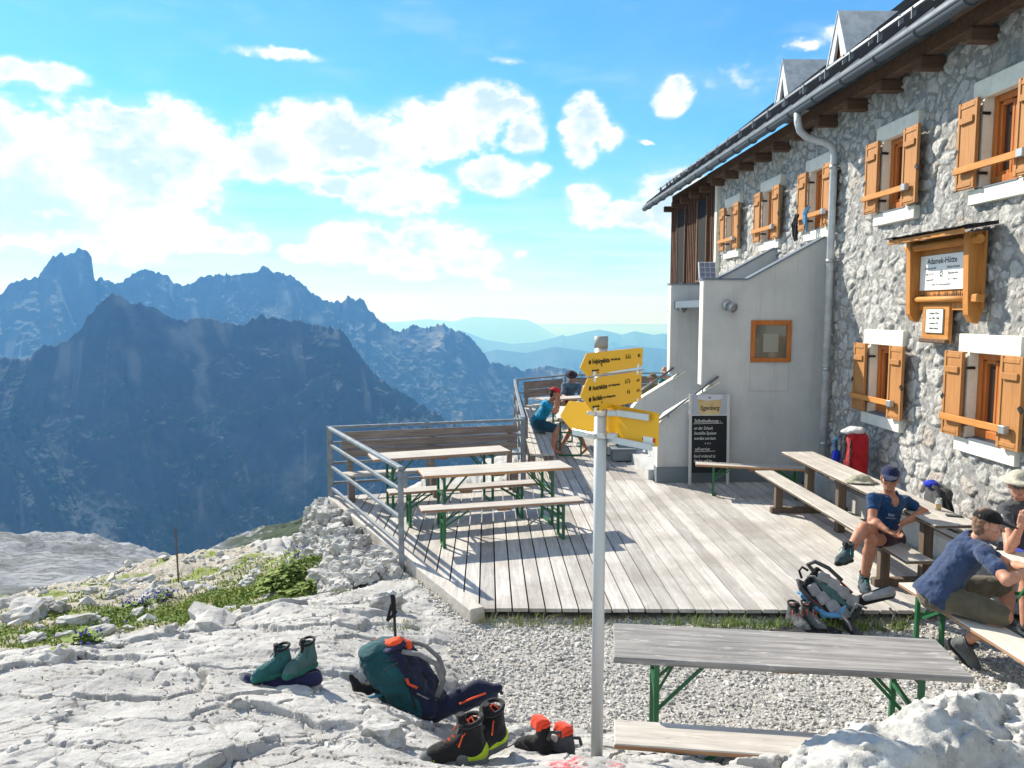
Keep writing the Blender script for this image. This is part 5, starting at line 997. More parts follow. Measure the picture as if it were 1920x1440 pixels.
# teal backpack slumped on the rock
def teal_pack():
    base = gsee(792, 1340); d0 = (base - Vector(EYE)).length; T = empty('backpack', base, 'large teal and navy backpack with open hip belt slumped against the rock', 'backpack')
    # in local space: y towards viewer is negative; lean to the left
    L = np.array([-.40, .05, .92]); L /= np.linalg.norm(L); Rr = np.array([.92, -.28, .40]); Rr -= L * (Rr @ L); Rr /= np.linalg.norm(Rr); Fd = np.cross(Rr, L); R = np.stack([Rr, Fd, L], 1); P = lambda a, b_, c: R @ np.array([a, b_, c])
    S = SDF((-.55, -.4, -.1), (.35, .4, .75), .011); S.box(P(0, 0, .25), (.13, .15, .25), R, .1, .02).box(P(-.03, 0, .44), (.14, .15, .12), R, .09, .06); S.ell(P(-.05, -.02, .54), (.15, .15, .085), R, .05).wobble(.014, 7, 2).wobble(.006, 22, 5, 2); main = S.build('pack_body', K['teal_cloth'], T)
    S = SDF((-.5, -.4, -.1), (.4, .4, .7), .011); S.box(P(.055, -.03, .22), (.105, .142, .23), R, .07, .02).box(P(.10, 0, .3), (.05, .12, .28), R, .045, .03).wobble(.011, 8, 7).wobble(.006, 20, 2, 2); S.build('side_panel', K['navy_cloth'], T)
    S = SDF((-.5, -.4, -.1), (.3, .4, .7), .011); S.box(P(-.135, -.02, .2), (.05, .115, .17), R, .045, .02).wobble(.01, 8, 4); S.build('front_pocket', K['teal_cloth'], T)
    S = SDF((-.5, -.45, .0), (.3, .4, .8), .01); S.ell(P(-.06, -.03, .60), (.135, .14, .055), R, .03).wobble(.012, 9, 5); S.build('lid', K['teal_cloth'], T)
    MB().tube([P(-.09, -.155, .50), P(-.085, -.15, .57), P(-.08, -.11, .635), P(-.075, -.05, .655)], .011, 6).build('zip_flap', K['orange_cloth'], T)
    MB().tube([P(-.01, -.172, .24), P(-.02, -.176, .19), P(.02, -.178, .17)], [.012, .014, .006], 6).build('pull_tab', K['orange_cloth'], T)
    S = SDF((-.3, -.3, .3), (.4, .4, .8), .009); S.ell(P(.08, .0, .60), (.075, .1, .03), R, .02).wobble(.012, 12, 1); S.build('folded_jacket', K['purple_navy'], T)
    S = SDF((-.3, -.3, .3), (.4, .4, .8), .009); S.ell(P(.10, .01, .635), (.055, .06, .03), R, .02).ell(P(.145, -.03, .57), (.025, .03, .05), R, .02).wobble(.012, 14, 3); S.build('orange_cover', K['orange_cloth'], T)
    MB().tube([P(.14, -.10, .56), P(.20, -.13, .48), P(.235, -.14, .36), P(.22, -.13, .24), P(.17, -.13, .16)], .017, 8).build('shoulder_strap', K['strap_grey'], T)
    MB().tube([P(.14, .06, .56), P(.23, .04, .50), P(.29, .02, .38), P(.27, .02, .24), P(.19, .04, .14)], .02, 8).build('shoulder_strap', K['strap_grey'], T)
    S = SDF((-.1, -.35, -.15), (.65, .4, .5), .01); w = np.array([.20, -.06, .12]); e = np.array([.40, -.08, .24]); S.cap((.07, -.05, .05), w, .06, .05, .02, flat=((.5, .1, -.85), .7)).cap(w, e, .05, .06, .02, flat=((.5, .1, -.85), .55)); S.cap(e, e + (.07, 0, .02), .055, .035, .03).wobble(.006, 10, 3); S.build('hip_belt', K['navy_cloth'], T)
    MB().tube([(.24, -.15, .175), (.32, -.155, .225), (.40, -.155, .265)], .008, 6).build('belt_zip', K['orange_cloth'], T)
    MB().tube([(.42, -.08, .24), (.49, -.06, .225), (.5, -.04, .19)], .012, 6).build('belt_strap', K['black_cloth'], T)
    S = SDF((-.6, -.3, .1), (-.1, .2, .5), .009); S.chain([(-.33, -.02, .24), (-.40, -.04, .27), (-.44, -.03, .36)], [.045, .035, .012], .03).wobble(.01, 16, 2); S.build('hanging_strap', K['black_cloth'], T)
    MB().tube([(-.24, -.08, .22), (-.36, -.14, .22), (-.46, -.12, .26), (-.54, -.10, .28)], [.014, .01, .008, .005], 6).build('loose_strap', mat('light_blue_strap', (.05, .20, .32), .8), T)
    for k, (a, c) in enumerate(((.07, .40), (.12, .16))): MB().tube([P(a, -.18, c), P(a + .012, -.183, c - .02), P(a - .004, -.183, c - .03), P(a, -.18, c)], .004, 5).build('buckle', M_STEEL, T)
    S = SDF((-.3, -.4, .0), (.3, .2, .6), .009); S.cap(P(.01, -.165, .18), P(.0, -.17, .31), .034, .03, .01); S.build('bottle', mat('clear_bottle', (.10, .14, .17), .1, .8), T)
    T.scale = (1.0, .88, .78); bpy.context.view_layer.update(); dg = bpy.context.evaluated_depsgraph_get()
    parts = [(c, BVHTree.FromObject(c, dg)) for c in T.children if c.name.split('.')[0] in ('pack_body', 'side_panel', 'front_pocket', 'lid')]
    MI = T.matrix_world.inverted(); e = MI @ Vector(EYE)
    def hit(px, py):
        d = MI.to_3x3() @ Vector(ray(px, py)); h = [b_.ray_cast(e, d) for _, b_ in parts]; h = [q for q in h if q[0]]
        return min(h, key=lambda q: q[3])[0] if h else None
    def strip(pts, r, m, name):
        pts = [hit(*q) for q in pts]; pts = [q for q in pts if q is not None]
        if len(pts) > 1: MB().tube(pts, r, 6).build(name, m, T)
    strip([(723, 1200), (729, 1204), (733, 1212), (734, 1222)], .012, K['orange_cloth'], 'zip_flap'); strip([(762, 1272), (766, 1282), (774, 1286), (782, 1290)], .011, K['orange_cloth'], 'pull_tab')
    strip([(702, 1235), (720, 1240), (740, 1236), (756, 1226)], .004, K['slate_cloth'], 'seam'); strip([(716, 1262), (728, 1250), (745, 1243), (765, 1222)], .006, K['slate_cloth'], 'seam'); strip([(768, 1220), (764, 1250), (768, 1290), (780, 1330)], .007, K['black_cloth'], 'compression_strap'); strip([(790, 1260), (805, 1275), (822, 1285)], .007, K['black_cloth'], 'compression_strap'); strip([(782, 1300), (800, 1310), (818, 1312)], .007, K['strap_grey'], 'compression_strap')
    return T
TP = teal_pack()
a = ony(742, 1190, TP.location.y + .06); b_ = ony(736, 1113, TP.location.y + .06)
TPK = empty('trekking_pole', a, 'black trekking pole standing up behind the teal backpack', 'trekking pole'); dv = Vector(b_ - a)
MB().tube([-dv * 3.0 * 0 + Vector((.01, .02, -.45)), dv * .45], .009, 8).build('shaft', M_BLACK, TPK); MB().tube([dv * .42, dv * .7, dv * .88, dv * 1.0], [.012, .017, .016, .018], 10).build('grip', K['black_cloth'], TPK)
MB().tube([dv * .98 + Vector((.022, 0, .0)), dv * 1.0 + Vector((0, 0, .004)), dv * 1.0 + Vector((-.03, 0, .0))], [.012, .018, .012], 8).build('knob', M_STEEL, TPK)
MB().bar(dv * .75 + Vector((-.01, -.01, 0)), dv * .35 + Vector((-.045, -.01, 0)), .018, .004, up=(0, 1, 0)).bar(dv * .35 + Vector((-.045, -.01, 0)), dv * .6 + Vector((.02, -.015, 0)), .018, .004, up=(0, 1, 0)).build('wrist_strap', K['black_cloth'], TPK)
# boots
def boot(parent, loc, yaw, ln, mats, hgt=.19, laces=None, roll=0.0, name='boot', toe=None, loops=None, h=.007, pitch=0.0):
    """hiking boot, toe along local +x; mats: upper, sole, collar"""
    B = D.objects.new(name, None); COL.objects.link(B); B.parent = parent; B.location = Vector(loc); B.rotation_euler = (roll, pitch, yaw); B.empty_display_size = .05; k = ln / .30
    v = lambda x, y, z: np.array((x * k, y * k, z * k))
    S = SDF(v(-.12, -.08, 0), v(.22, .08, hgt / k + .07), h * k)
    S.cap(v(-.055, 0, .06), v(.12, 0, .048), .050 * k, .046 * k, .02).cap(v(.10, .004, .045), v(.165, .008, .042), .047 * k, .030 * k, .02).cap(v(-.045, 0, .07), v(-.035, 0, hgt / k), .047 * k, .053 * k, .03).cap(v(-.03, 0, .12), v(.08, 0, .06), .045 * k, .04 * k, .03)
    S.plane(v(0, 0, .022), (0, 0, -1)); S.plane(v(-.035, 0, hgt / k), (-.25, 0, 1)); S.ell(v(-.03, 0, hgt / k + .01), (.040 * k, .036 * k, .05), None, 0, 'sub').wobble(.003, 22, loc[0]); U = S.build('upper', mats[0], B)
    S = SDF(v(-.13, -.08, -.02), v(.23, .08, .06), h * k); S.cap(v(-.06, 0, .02), v(.07, .002, .018), .056 * k, .052 * k, .01).cap(v(.07, 0, .018), v(.165, .008, .022), .054 * k, .038 * k, .02); S.plane(v(0, 0, .034), (-.06, 0, 1)); S.plane(v(0, 0, 0), (0, 0, -1)); S.box(v(.02, 0, -.004), v(.012, .08, .010), None, .002, 0, 'sub'); so_ = S.build('sole', mats[1], B)
    MB().tube([v(-.032 + .052 * math.cos(a), .05 * math.sin(a), hgt / k + .002 - .013 * math.cos(a)) for a in np.linspace(0, 2 * PI, 17)], .011 * k, 6, False).build('collar', mats[2], B)
    MB().tube([v(.02, 0, .118), v(.0, 0, .16), v(-.0 + .012, 0, hgt / k + .035)], [.018 * k, .024 * k, .02 * k], 8).build('tongue', mats[2], B)
    if laces:
        q = MB()
        for i in range(6): x, z = .085 - .021 * i, .103 + .0115 * i + (.016 * max(0, i - 3)); q.tube([v(x - .012, -.036, z - .02), v(x, 0, z + .006), v(x - .012, .036, z - .02)], .0042 * k, 5).tube([v(x - .012, -.036, z - .02), v(x - .018, 0, z + .016), v(x - .034, .036, z - .008)], .0038 * k, 5)
        q.tube([v(-.03, -.02, .165), v(.02, -.05, .15), v(.035, -.06, .12)], .004 * k, 5).tube([v(-.03, .02, .165), v(.01, .05, .15), v(.03, .065, .11)], .004 * k, 5); q.build('lace', laces, B)
    if toe is not None:
        S = SDF(v(.06, -.08, .0), v(.24, .08, .12), h * k); S.cap(v(.10, .004, .045), v(.165, .008, .040), .050 * k, .034 * k, .02); S.plane(v(0, 0, .02), (0, 0, -1)); S.plane(v(.115, 0, .07), (-1, 0, .7)); S.build('toe_rand', toe, B)
    if loops is not None:
        S = SDF(v(-.13, -.09, -.01), v(.15, .09, .11), h * k); S.cap(v(-.062, 0, .05), v(.03, 0, .03), .054 * k, .050 * k, .01); S.plane(v(0, 0, .02), (0, 0, -1)); S.plane(v(-.03, 0, .062), (.35, 0, 1)); S.build('heel_rand', loops, B)
    return B
def pair(px, py, label, lift=0.0): s = gsee(px, py); return empty('hiking_boots', s + Vector((0, 0, lift)), label, 'boots'), s
# teal pair on a rolled mat
T, s = pair(540, 1288, 'pair of teal hiking boots standing on a dark blue folded mat', .065)
boot(T, (-.06, .02, .0), -2.55, .245, (K['teal_boot'], K['boot_mint'], K['black_cloth']), .165, K['green_grey']); boot(T, (.085, .06, .012), -2.2, .245, (K['green_grey'], K['boot_mint'], K['black_cloth']), .165, K['teal_boot'])
S = SDF((-.28, -.16, -.05), (.28, .16, .14), .009); S.cap((-.20, -.03, .03), (.18, .03, .03), .045, .040, .02).cap((-.19, .05, .02), (.16, .1, .02), .04, .035, .02).cap((-.21, -.02, .065), (-.04, .02, .055), .03, .03, .02).wobble(.014, 11, 3); o = S.build('folded_mat', K['purple_navy']); o.location = s + Vector((-.02, .0, .0)); tag(o, 'dark blue folded mat crumpled under the teal boots', 'mat')
S = SDF((-.15, -.1, -.06), (.15, .1, .06), .01); S.ell((0, 0, 0), (.125, .075, .032)).wobble(.012, 9, 5); o = S.build('rock', M_STONE); o.location = gsee(550, 1300) + Vector((.0, -.02, .012)); tag(o, 'flat grey stone lying against the front of the dark blue mat', 'rock')
# black and lime mountaineering boots
T, s = pair(880, 1428, 'pair of black mountaineering boots with lime green soles and orange laces', .0); T.location.z -= .005
bb = boot(T, (-.03, -.01, .01), PI + .18, .335, (K['black_cloth'], K['boot_grey'], K['black_cloth']), .215, K['orange_cloth'], toe=K['boot_grey'], loops=K['lime_rubber']); boot(T, (.09, .09, .01), PI + .75, .335, (K['black_cloth'], K['boot_grey'], K['black_cloth']), .215, K['orange_cloth'], toe=K['boot_grey'], loops=K['lime_rubber'])
text('lettering', 'LA SPORTIVA', .017, Matrix.Translation((.165, .054, .05)) @ Matrix.Rotation(PI, 4, 'Z') @ Matrix.Rotation(PI / 2, 4, 'X'), K['lime_rubber'], bb, .8, 0, .001)
# red and black boots
T, s = pair(1028, 1412, 'pair of black boots with bright red tops beside the signpost foot', -.01)
boot(T, (-.05, .02, .0), PI - .5, .215, (K['black_cloth'], K['black_cloth'], K['coral']), .165, None, toe=None); boot(T, (.075, .0, .0), PI - .75, .215, (K['dark_grey_cloth'], K['black_cloth'], K['coral']), .135, None)
for (x, y, z, r) in ((-.045, .02, .17, .5), (.08, .0, .14, .7)): S = SDF((-.1, -.1, -.08), (.1, .1, .08), .007); S.box((0, 0, 0), (.04, .045, .035), rotm(0, .3, r), .02); o = S.build('red_cuff', K['coral'], T); o.location = (x, y, z)
for (x, y, z) in ((.03, -.04, .13), (.135, -.03, .09)): q = MB().tube([(x - .035, y, z - .02), (x - .02, y, z + .02), (x + .03, y, z + .02), (x + .04, y, z - .02)], .010, 6); q.build('strap_loop', K['dark_grey_cloth'], T)
MB().tube([(-.10, .0, .03), (-.16, -.02, .09), (-.25, -.03, .05), (-.28, -.04, -.05)], .0035, 6).build('lace', K['black_cloth'], T)
# red waymark painted on a rock in front of the signpost
S = SDF((-.55, -.3, -.35), (.45, .3, .3), .014); S.ell((0, 0, -.05), (.36, .2, .16), None, .05).ell((-.25, .02, -.08), (.2, .17, .13), None, .05)
sl_, X_ = S._loc(S.lo, S.lo + S.h * S.n); nr = np.abs(S.f) < .15; Pn = X_[nr]; hh, cl = rock_relief(Pn[:, 0] * 1.3 + 5, Pn[:, 1] * 1.3 + Pn[:, 2]); S.f[nr] -= (hh * .55).astype(np.float32)
def m_way(t, b):
    m_stone(t, b); o = obco(t); s = t.new('ShaderNodeSeparateXYZ'); t.l.new(o, s.inputs[0]); n = t.noise(o, 14, 6, .75); w = t.math('ADD', s.outputs[0], t.math('MULTIPLY', n, .1)); base = b.inputs['Base Color'].links[0].from_socket
    k = t.math('ADD', t.math('MULTIPLY', t.ss(w, -.10, -.06), t.ss(w, .10, .06)), t.math('MULTIPLY', t.ss(w, .18, .21), t.ss(w, .34, .31))); k = t.math('MULTIPLY', k, t.ss(n, .43, .54, 0, .85), clamp=True); t.put(b.inputs['Base Color'], t.mix(k, base, (.52, .07, .09, 1)))
WM = S.build('waymark_rock', mat('painted_limestone', (.5, .5, .48), .95, .15, build=m_way)); WM.location = ony(1085, 1458, 3.3) + np.array((0, 0, -.08)); tag(WM, 'white rock with a faded red painted waymark in front of the signpost', 'rock')
# grey backpack on its back in the grass, orange laced shoes
def grey_pack():
    b0 = onz(1592, 1176, .0); T = empty('backpack', b0, 'grey and slate backpack with padded back and hip wings facing the camera', 'backpack')
    Lx = np.array([-.62, .36, .50]); Lx /= np.linalg.norm(Lx); Fd = np.array([-.12, -.80, .52]); Fd -= Lx * (Fd @ Lx); Fd /= np.linalg.norm(Fd); Rr = -np.cross(Lx, -Fd); Rr /= np.linalg.norm(Rr); R = np.stack([Rr, -Fd, Lx], 1); O = np.array([.06, .05, .10]); P = lambda a, b_, c: O + R @ np.array([a, b_, c])
    S = SDF((-.6, -.5, -.05), (.5, .5, .75), .011); S.box(P(0, .08, .22), (.16, .115, .26), R, .08, .02).wobble(.01, 7, 2); S.plane((0, 0, .0), (0, 0, -1)); S.build('pack_body', K['slate_cloth'], T)
    S = SDF((-.6, -.5, -.05), (.5, .5, .75), .009); S.box(P(0, -.035, .26), (.135, .028, .25), R, .025, .01); S.build('back_frame', K['black_cloth'], T)
    for s in (-1, 1):
        for k in range(4):
            S = SDF((-.6, -.5, -.05), (.5, .5, .8), .0075); S.box(P(s * (.076 + .006 * (k in (1, 2))), -.064, .085 + .105 * k), (.060 if k < 3 else .05, .02, .056), R @ rotm(0, -s * .38, 0), .018); S.build('back_pad', K['grey_mesh'], T)
    pts = [P(.0, -.08, .01), P(.018, -.084, .12), P(.045, -.084, .26), P(.02, -.084, .40), P(0, -.08, .47), P(-.02, -.084, .40), P(-.045, -.084, .26), P(-.018, -.084, .12)]
    MB().prism(pts, R @ np.array([0, .012, 0])).build('centre_panel', K['green_grey'], T)
    MB().tube([P(-.15, -.02, .10), P(-.165, -.03, .22), P(-.15, -.03, .34)], .014, 8).build('red_piping', K['red_cloth'], T); MB().tube([P(.155, -.02, .12), P(.165, -.03, .3)], .012, 8).build('red_piping', K['red_cloth'], T)
    S = SDF((0, -.5, -.05), (.75, .5, .6), .009); A = P(.12, -.04, .04); E_ = A + np.array([.27, -.04, .10]); S.cap(A, E_, .05, .062, .02, flat=((.2, -.8, .5), 1.9)); S.build('hip_wing', K['black_cloth'], T)
    S = SDF((0, -.55, -.05), (.75, .5, .6), .0075); o_ = np.array([.0, -.022, .014]); S.cap(A + (.05, -.01, .03) + o_, E_ + o_, .032, .046, .02, flat=((.2, -.8, .5), 1.9)); S.build('wing_pad', K['grey_mesh'], T)
    S = SDF((-.6, -.6, -.1), (.3, .3, .5), .009); A2 = P(-.13, -.05, .02); E2 = A2 + np.array([.05, -.14, -.06]); S.cap(A2, E2, .055, .06, .02, flat=((.3, -.7, .5), 1.8)); S.build('hip_wing', K['black_cloth'], T)
    S = SDF((-.6, -.6, -.1), (.3, .3, .5), .0075); S.cap(A2 + (.0, -.03, .02), E2 + (.0, -.02, .022), .034, .042, .02, flat=((.3, -.7, .5), 1.8)); S.build('wing_pad', K['dark_grey_cloth'], T)
    MB().tube([P(-.09, -.05, .50), P(-.12, -.10, .56), P(-.17, -.11, .50), P(-.19, -.08, .36), P(-.17, -.03, .22)], .02, 8).build('shoulder_strap', K['dark_grey_cloth'], T)
    MB().tube([P(.07, -.05, .50), P(.06, -.12, .58), P(.12, -.14, .55), P(.17, -.10, .42), P(.18, -.04, .26)], .02, 8).build('shoulder_strap', K['dark_grey_cloth'], T)
    MB().tube([P(-.05, -.02, .54), P(-.02, -.05, .60), P(.03, -.05, .60), P(.05, -.02, .54)], .012, 6).build('haul_loop', K['black_cloth'], T)
    S = SDF((-.7, -.5, -.02), (.2, .4, .75), .009); S.chain([P(-.17, .0, .48), P(-.20, -.03, .34), P(-.20, -.06, .2), P(-.13, -.12, .1), P(-.03, -.14, .12)], [.02, .028, .028, .02, .014], .02).wobble(.016, 16, 4); S.build('blue_jacket', K['sky_cloth'], T)
    for pts in ([(.36, -.03, .19), (.41, -.02, .12), (.39, -.03, .02)], [P(-.08, -.13, .04), P(.04, -.16, .06), P(.07, -.17, -.03)], [P(-.02, -.09, .52), P(.01, -.12, .47), P(.0, -.11, .40)], [P(-.12, -.14, .12), P(-.15, -.17, .02), P(-.19, -.17, -.04)]): MB().tube(pts, .011, 6).build('webbing', K['strap_grey'], T)
    return T
grey_pack()
T = empty('hiking_boots', onz(1512, 1178, 0), 'pair of dark grey hiking boots with orange laces beside the grey backpack', 'boots'); boot(T, (-.085, .05, .0), -PI / 2 + .25, .3, (K['boot_grey'], K['black_cloth'], K['black_cloth']), .2, K['orange_cloth']); boot(T, (.05, .06, .0), -PI / 2 + .4, .3, (K['boot_grey'], K['black_cloth'], K['black_cloth']), .2, K['orange_cloth'])
S = SDF((-.4, -.2, -.05), (.4, .2, .08), .01); S.ell((0, 0, 0), (.32, .12, .022)).wobble(.02, 8, 2); o = S.build('black_cloth', K['black_cloth']); o.location = onz(1510, 1185, .0); tag(o, 'black cloth spread on the gravel under the orange laced boots', 'cloth')
# packs by the hut wall
def red_pack():
    T = empty('backpack', (5.10, 10.45, .62), 'red and grey backpack with a pale cap on top, leaning on the stone wall', 'backpack'); S = SDF((-.25, -.3, 0), (.3, .35, .85), .011); S.box((.05, -.02, .3), (.13, .125, .3), None, .08).ell((.04, -.02, .56), (.13, .12, .07), None, .05).wobble(.01, 7, 2); S.build('pack_body', K['red_cloth'], T)
    S = SDF((-.25, -.1, 0), (.3, .45, .8), .011); S.box((.03, .17, .3), (.12, .08, .28), None, .05).wobble(.01, 7, 5); S.build('side_panel', K['dark_grey_cloth'], T)
    S = SDF((-.3, -.3, .5), (.3, .35, .85), .01); S.ell((.02, -.02, .65), (.12, .14, .05), None, .03).ell((-.08, .04, .62), (.08, .1, .04), None, .03).wobble(.012, 12, 2); S.build('cap', K['pale_grey_cloth'], T)
    S = SDF((-.35, .1, 0), (.2, .45, .5), .01); S.cap((-.12, .27, .12), (-.12, .25, .27), .07, .06, .02); S.build('stuff_sack', K['blue_cloth'], T); MB().tube([(-.12, .2, .52), (-.16, .27, .45), (-.13, .31, .38), (-.16, .24, .36), (-.12, .26, .28)], .018, 8).build('blue_strap', K['sky_cloth'], T); MB().tube([(.0, .3, .55), (-.05, .42, .45), (-.03, .44, .3), (.0, .32, .15)], .016, 8).build('shoulder_strap', K['dark_grey_cloth'], T)
    for yy in (-.09, .05): MB().tube([(-.06, yy, .57), (-.085, yy, .45), (-.086, yy, .2), (-.06, yy, .04)], .010, 6).build('compression_strap', K['black_cloth'], T)
    S = SDF((-.2, -.2, 0), (.1, .2, .3), .01); S.box((-.06, -.02, .13), (.045, .10, .10), None, .03); S.build('front_pocket', mat('dark_red_cloth', (.16, .008, .012), .9), T)
    MB().tube([(-.09, -.05, .40), (-.1, -.1, .43), (-.09, -.14, .36), (-.09, -.1, .26)], .006, 5).build('cord', K['dark_grey_cloth'], T); return T
red_pack()
def dark_pack():
    T = empty('backpack', (5.06, 8.35, .5), 'dark grey backpack with black straps behind the woman in blue, against the stone wall', 'backpack'); S = SDF((-.3, -.4, -.05), (.3, .4, .65), .011); S.box((.06, .1, .22), (.10, .15, .24), rotm(.25), .07).wobble(.012, 8, 2); S.build('pack_body', K['dark_grey_cloth'], T)
    MB().tube([(-.02, .08, .44), (-.06, -.06, .46), (-.05, -.19, .34), (-.03, -.24, .18), (0, -.16, .06)], .02, 8).build('shoulder_strap', K['black_cloth'], T); MB().tube([(.02, .0, .43), (.02, -.16, .40), (.02, -.28, .2), (0, -.34, .05)], .02, 8).build('shoulder_strap', K['black_cloth'], T); S = SDF((-.2, -.7, -.02), (.2, -.1, .2), .01); S.chain([(0, -.2, .08), (0, -.4, .03), (.02, -.55, .04)], [.06, .05, .03], .02).wobble(.012, 9); S.build('hip_belt', K['black_cloth'], T)
    S = SDF((-.2, -.1, .3), (.2, .3, .6), .01); S.ell((-.02, .1, .46), (.07, .09, .05)).wobble(.012, 9); S.build('lid_pocket', K['blue_cloth'], T); return T
dark_pack()
# hat, glass and glasses case on the long table
HT = empty('sun_hat', (4.44, 8.87, .882), 'khaki sun hat lying on the long table behind the woman', 'hat'); HM = cloth('khaki_cloth', (.36, .34, .26))
S = SDF((-.25, -.25, -.03), (.25, .25, .15), .0085); S.ell((0, 0, .02), (.19, .15, .018), None, .0).ell((0, .01, .045), (.12, .10, .06), None, .03).wobble(.012, 9, 3); S.plane((0, 0, .0), (0, 0, -1)); S.build('brim_and_crown', HM, HT); MB().tube([(-.14, -.06, .03), (-.2, -.08, .0), (-.24, -.02, -.0), (-.25, -.08, .0)], .004, 5).build('cord', K['dark_grey_cloth'], HT)
GL = empty('beer_glass', (4.62, 7.60, .882), 'small glass of golden beer on the near end of the long table', 'glass')
MB().lathe([(0, .001), (.028, .001), (.033, .06), (.035, .125), (.0325, .125), (.030, .06), (.025, .008), (0, .008)], n=20).build('glass', mat('clear_glass', (.95, .97, .97), .03, .5, Transmission_Weight=.9, IOR=1.15), GL)
MB().lathe([(0, .009), (.0245, .009), (.0295, .06), (.0305, .07), (0, .07)], n=20).build('beer', mat('beer', (.75, .42, .03), .25, .3), GL); MB().lathe([(0, .0705), (.0305, .0705), (.031, .079), (0, .08)], n=20).build('foam', M_WHITE, GL)
o = MB().box((0, 0, .008), (.075, .15, .014), None, .005).build('phone', mat('dark_phone', (.03, .032, .035), .2, .6)); o.location = (4.64, 7.36, .882); o.rotation_euler = (0, 0, 1.2); tag(o, 'dark phone lying flat on the table end beside the beer glass', 'phone')
# harness pieces hung over a crossbar
yb = 12.73; S = SDF((-.1, -.25, -.5), (.1, .25, .1), .009)
for s in (-.05, .0, .05): S.chain([(0, s, .05), (-.03, s * 1.5, -.1), (-.02, s * 1.2, -.28), (0, s, -.36)], [.018, .02, .022, .016], .01)
S.wobble(.012, 14); o = S.build('climbing_harness', K['black_cloth']); o.location = (5.19, yb + .22, 4.47); tag(o, 'black harness hung over the crossbar of an upper window', 'harness')
S = SDF((-.1, -.25, -.5), (.1, .25, .12), .009); S.chain([(0, -.06, .08), (-.04, -.05, .0), (-.03, -.03, -.15), (0, 0, -.28)], [.02, .025, .022, .016], .01).chain([(0, .05, .08), (-.03, .05, 0), (-.03, .02, -.12), (0, -.03, -.22)], [.02, .022, .02, .014], .01).wobble(.012, 14, 3); o = S.build('blue_sling', K['sky_cloth']); o.location = (5.18, yb - .22, 4.50); tag(o, 'bright blue sling hung over the crossbar next to the black harness', 'sling')
# blue bag on the dry stone wall, marker post, plants
S = SDF((-.15, -.12, -.05), (.15, .12, .12), .009); S.ell((0, 0, .02), (.11, .075, .055)).wobble(.014, 13, 2); o = S.build('plastic_bag', mat('blue_plastic', (.03, .30, .55), .35, .5)); o.location = gsee(668, 993) + Vector((0, 0, .02)); tag(o, 'crumpled bright blue plastic bag on the stone wall by the deck beam', 'bag')
s = gsee(335, 1092); t_ = ony(329, 988, s.y); o = MB().tube([(0, 0, -.2), Vector(t_) - s], .014, 8).build('marker_post', M_POST); o.location = s; tag(o, 'thin dark marker post standing in the meadow', 'post')
def plant(px, py, nl, H, label, cat, flowers=None, seed=1, group=None):
    s = gsee(px, py); rg = np.random.default_rng(seed); V, Fc = [], []
    T = empty(cat.replace(' ', '_'), s, label, cat, group)
    for k in range(nl):
        a = rg.uniform(0, 2 * PI); r = abs(rg.normal()) * H * .55; z0 = rg.uniform(.1, .9) * H * (1 - min(.8, r / H * .7)); L = rg.uniform(.04, .10); w = L * .38; d = np.array([math.cos(a), math.sin(a), rg.uniform(-.2, .6)]); d /= np.linalg.norm(d); q = np.cross(d, (0, 0, 1)); q /= np.linalg.norm(q); o_ = np.array([r * math.cos(a), r * math.sin(a), z0]); i = len(V)
        V += [o_, o_ + d * L * .5 + q * w, o_ + d * L - np.array([0, 0, L * .2]), o_ + d * L * .5 - q * w]; Fc.append((i, i + 1, i + 2, i + 3))
    me = npmesh('foliage', np.array(V), np.array(Fc), True, {'tone': np.clip(np.repeat(rg.uniform(0, .6, nl), 4), 0, 1)}); link('foliage', me, M_GRASS, T)
    q = MB()
    for k in range(7): a = rg.uniform(0, 6.3); q.tube([(0, 0, -.02), (.3 * H * math.cos(a), .3 * H * math.sin(a), H * .8)], .004, 4)
    q.build('stem', M_GRASS, T)
    if flowers:
        P = [(rg.normal() * max(H * .35, .09), rg.normal() * max(H * .3, .07), H * rg.uniform(.6, 1.25)) for _ in range(flowers)]; V2, F2, tn = stones(P, rg.uniform(.006, .013, flowers), I1, .2, 1.3, seed); link('blossoms', npmesh('blossoms', V2, F2, False), mat('violet_petal', (.09, .06, .42), .8) if 'violet_petal' not in D.materials else D.materials['violet_petal'], T)
plant(540, 1095, 420, .28, 'bushy broad-leaved plant growing against the dry stone wall', 'leafy plant', None, 3); plant(508, 1103, 300, .2, 'low leafy clump left of the bushy plant by the stone wall', 'leafy plant', None, 4); plant(575, 1112, 200, .18, 'small leafy plant at the foot of the stone wall', 'leafy plant', None, 5); plant(548, 1072, 90, .34, 'tall blue monkshood against the upper stone wall', 'flowering plant', 16, 6)
for k, (px, py) in enumerate([(243, 1140), (270, 1134), (300, 1126), (312, 1120)]): plant(px, py, 50, .08, 'low patch of violet flowers in the meadow grass', 'flowering plant', 26, 10 + k, 'violet flower patches in the meadow')
plant(158, 1208, 60, .11, 'dark violet flower clump between stones near the outcrop', 'flowering plant', 14, 20)
